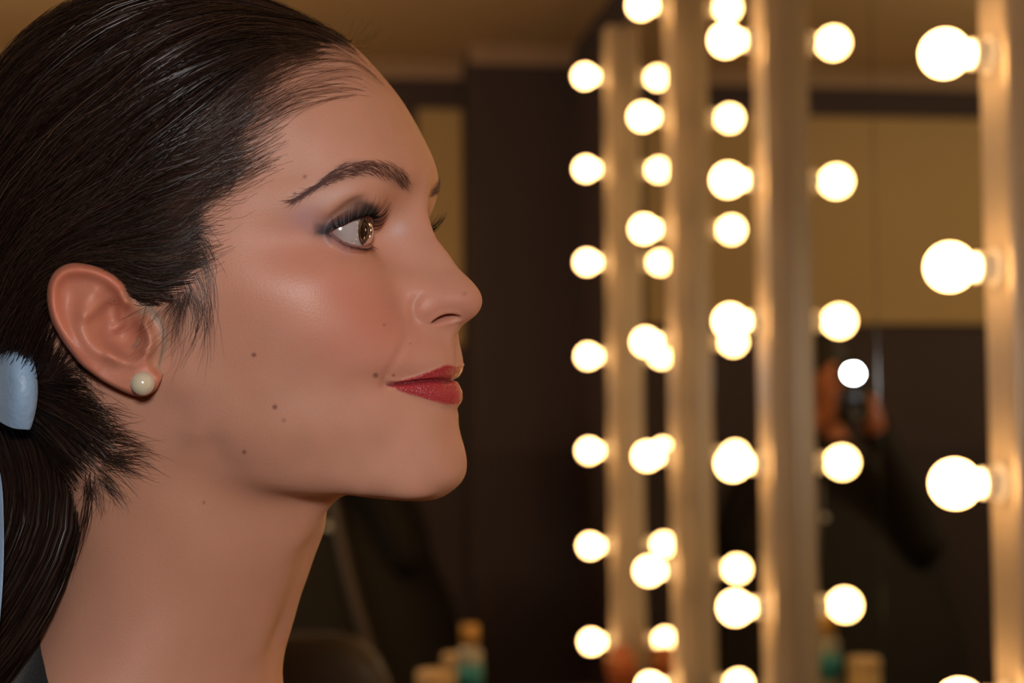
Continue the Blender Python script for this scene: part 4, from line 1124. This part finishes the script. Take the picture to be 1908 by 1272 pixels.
# ---------------------------------------------------------------- padded chair behind the woman's throat
M_chair = mat('dark_padding', lin(48, 36, 32), 0.45, noise=.2, nscale=12)
M_cmetal = mat('chair_tube', lin(60, 58, 58), 0.3, metal=.8)
ch = empty('padded_chair', (.02, 2.25, FLOOR), 'dark padded chair with a rounded back, below the chin', 'chair')
def cushion(name, c, sx, sy, sz, m, p=2.6, parent=ch):
    V, F = lathe([(1, -1)]*1, 8); V = []; nu, nv = 28, 16
    for i in range(nv+1):
        b_a = -math.pi/2+math.pi*i/nv
        for k in range(nu):
            a = 2*math.pi*k/nu
            e_ = lambda w: math.copysign(abs(w)**(2/p), w)
            V.append((c[0]+sx*e_(math.cos(b_a))*e_(math.cos(a)), c[1]+sy*e_(math.cos(b_a))*e_(math.sin(a)), c[2]+sz*e_(math.sin(b_a))))
    id_ = np.arange((nv+1)*nu).reshape(nv+1, nu)
    F = np.stack([id_[:-1], np.roll(id_[:-1], -1, 1), np.roll(id_[1:], -1, 1), id_[1:]], -1).reshape(-1, 4)
    return np_mesh(name, np.array(V), F, m, parent)
cushion('backrest', (.0, 2.25, CZ-.50), .13, .035, .20, M_chair, 3.0)
cushion('seat', (.0, 2.45, .44), .22, .22, .05, M_chair, 3.2)
for sx in (-1, 1):
    tv, tf = tube_mesh([smooth_path([(sx*.09, 2.28, CZ-.5), (sx*.10, 2.27, .62), (sx*.11, 2.30, .44)], 12)], [np.full(12, .011)], 10)
    np_mesh('back_post', tv, tf, M_cmetal, ch)
    for y0, y1 in ((2.29, 2.24), (2.62, 2.66)):
        tv, tf = tube_mesh([np.linspace((sx*.17, y0, .41), (sx*.2, y1, 0.0), 6)], [np.full(6, .012)], 10)
        np_mesh('leg', tv, tf, M_cmetal, ch)
# ---------------------------------------------------------------- second photographer in black, seen in the mirror with the flash firing
M_pskin = mat('photographer_skin', lin(196, 122, 86), 0.55)
M_coat = mat('black_coat', lin(20, 17, 17), 0.8, noise=.2, nscale=10)
M_lapel = mat('grey_strap', lin(84, 76, 76), 0.5)
M_badge = mat('pale_badge', lin(225, 222, 215), 0.35)
M_cam = mat('camera_body', lin(26, 26, 28), 0.45)
M_flashlamp, N_, L_, b_ = node_mat('flash_lamp')
b_.inputs['Emission Color'].default_value = (.86, .93, 1.0, 1); b_.inputs['Emission Strength'].default_value = 90.0
PX0, PYY = 0.01, 4.05
FZ = CZ+.128
ph = empty('person', (PX0, PYY+.2, FLOOR), 'person in a black coat holding a flashing camera, reflected in the mirror', 'person')
# one continuous figure: torso, neck, head, arms, hands with fingers, legs
verts, edges, rad = [], [], []
def jt(p, r, par=None):
    verts.append((p[0]+PX0, p[1]+PYY, p[2])); rad.append(r)
    if par is not None: edges.append((par, len(verts)-1))
    return len(verts)-1
zc = CZ
pel = jt((0, .22, zc-.62), (.15, .11))
sp1 = jt((0, .23, zc-.42), (.13, .10), pel); sp2 = jt((0, .22, zc-.22), (.15, .11), sp1); sp3 = jt((0, .20, zc-.11), (.11, .085), sp2)
nk = jt((0, .17, zc-.02), (.05, .05), sp3); hd0 = jt((0, .14, zc+.05), (.06, .07), nk); hd1 = jt((0, .145, zc+.12), (.075, .095), hd0); hd2 = jt((0, .155, zc+.19), (.07, .085), hd1)
for s in (-1, 1):
    sh = jt((s*.17, .21, zc-.13), (.06, .06), sp3); el_ = jt((s*.27, .10, zc-.36), (.043, .043), sh); wr = jt((s*.09, -.01, zc-.03), (.026, .03), el_)
    pm = jt((s*.078, -.03, zc+.02), (.022, .036), wr)
    for f_, (dx, dz, ln) in enumerate([(.0, .030, .055), (-.004, .012, .06), (-.006, -.006, .055), (-.006, -.024, .045)]):
        k1 = jt((s*(.072+dx), -.055, zc+.03+dz), (.009, .009), pm); k2 = jt((s*(.058+dx), -.068, zc+.03+dz), (.0085, .0085), k1); jt((s*(.058+dx-ln*.45), -.066, zc+.028+dz), (.0075, .0075), k2)
    th1 = jt((s*.062, -.02, zc-.01), (.011, .011), pm); jt((s*.04, -.035, zc-.012), (.0095, .0095), th1)
    hp = jt((s*.09, .22, zc-.70), (.09, .09), pel); kn = jt((s*.10, .16, zc-.95), (.06, .06), hp); an = jt((s*.10, .22, .09), (.04, .04), kn); jt((s*.11, .08, .035), (.035, .03), an)
me = bpy.data.meshes.new('body'); me.from_pydata([(v[0]-ph.location[0], v[1]-ph.location[1], v[2]) for v in verts], edges, []); me.update()
pb_ = link_mesh('body', me, M_pskin, ph)
sk = pb_.modifiers.new('skin', 'SKIN'); sk.use_smooth_shade = True
for i, r in enumerate(rad): me.skin_vertices[0].data[i].radius = r
me.skin_vertices[0].data[0].use_root = True
ss = pb_.modifiers.new('smooth', 'SUBSURF'); ss.levels = 1; ss.render_levels = 1
# long coat with a flared silhouette
cr_ = []
cA = np.arange(36)*2*math.pi/36
for z, rx, ry, yc in [(zc-.055, .085, .075, .19), (zc-.09, .16, .105, .205), (zc-.13, .225, .125, .21), (zc-.20, .255, .14, .215), (zc-.34, .315, .17, .21), (zc-.50, .385, .20, .21), (zc-.66, .43, .23, .21), (zc-.90, .455, .26, .21), (.05, .47, .28, .21)]:
    cr_.append(np.stack([PX0+rx*np.cos(cA)*(1+.02*np.sin(cA*7)), PYY+yc+ry*np.sin(cA), np.full(36, z)], -1))
cr_ = np.array(cr_); ci = np.arange(9*36).reshape(9, 36)
coat = np_mesh('coat', cr_.reshape(-1, 3), np.stack([ci[:-1], np.roll(ci[:-1], -1, 1), np.roll(ci[1:], -1, 1), ci[1:]], -1).reshape(-1, 4), M_coat, ph)
so = coat.modifiers.new('cloth', 'SOLIDIFY'); so.thickness = .008
for s in (-1, 1):
    tv, tf = tube_mesh([smooth_path([(PX0+s*.17, PYY+.20, zc-.12), (PX0+s*.245, PYY+.13, zc-.27), (PX0+s*.262, PYY+.085, zc-.36), (PX0+s*.19, PYY+.04, zc-.20), (PX0+s*.088, PYY-.012, zc-.02)], 22)], [np.interp(np.linspace(0, 1, 22), [0, .5, 1], [.07, .06, .042])], 14)
    np_mesh('sleeve', tv, tf, M_coat, ph)
tv, tf = tube_mesh([smooth_path([(PX0+.05, PYY+.07, zc-.17), (PX0+.075, PYY+.03, zc-.30), (PX0+.11, PYY+.0, zc-.45), (PX0+.16, PYY-.02, zc-.62)], 20)], [np.full(20, .016)], 8)
st_ = np_mesh('strap', tv, tf, M_lapel, ph)
bv, bf = lathe([(0, .006), (.018, .005), (.021, 0), (.018, -.004), (0, -.005)], 20)
bw = np.stack([bv[:, 0], -bv[:, 2], bv[:, 1]*1.3], -1)+np.array([PX0+.045, PYY+.055, zc-.285])
np_mesh('badge', bw, [tuple(f) for f in bf], M_badge, ph)
cushion('hair', (PX0, PYY+.175, zc+.165), .09, .10, .115, mat('photographer_hair', lin(30, 22, 18), .6), 2.2, ph)
# the camera
cm = empty('camera_body', (PX0, PYY-.045, zc-.005), 'camera with a bright white flash glowing in the mirror', 'camera')
box('body', (PX0-.048, PYY-.075, zc-.008), (PX0+.048, PYY-.035, zc+.072), M_cam, cm, bevel=.008)
box('prism', (PX0-.022, PYY-.080, zc+.075), (PX0+.022, PYY-.025, zc+.098), M_cam, cm, bevel=.006)
lv, lf = lathe([(0, 0), (.031, 0), (.034, .004), (.034, .05), (.030, .056), (.026, .05), (0, .046)], 28)
np_mesh('lens', np.stack([lv[:, 0]+PX0, PYY-.075-lv[:, 2], lv[:, 1]+zc+.03], -1), [tuple(f) for f in lf], M_cam, cm)
box('flash_head', (PX0-.032, PYY-.085, FZ-.024), (PX0+.032, PYY-.03, FZ+.024), M_cam, cm, bevel=.005)
fv, ff = lathe([(0, .004), (.018, .004), (.022, .0015), (.022, 0)], 24)
np_mesh('flash_window', np.stack([fv[:, 0]+PX0, PYY-.085-fv[:, 2], fv[:, 1]*.85+FZ], -1), [tuple(f) for f in ff], M_flashlamp, cm)
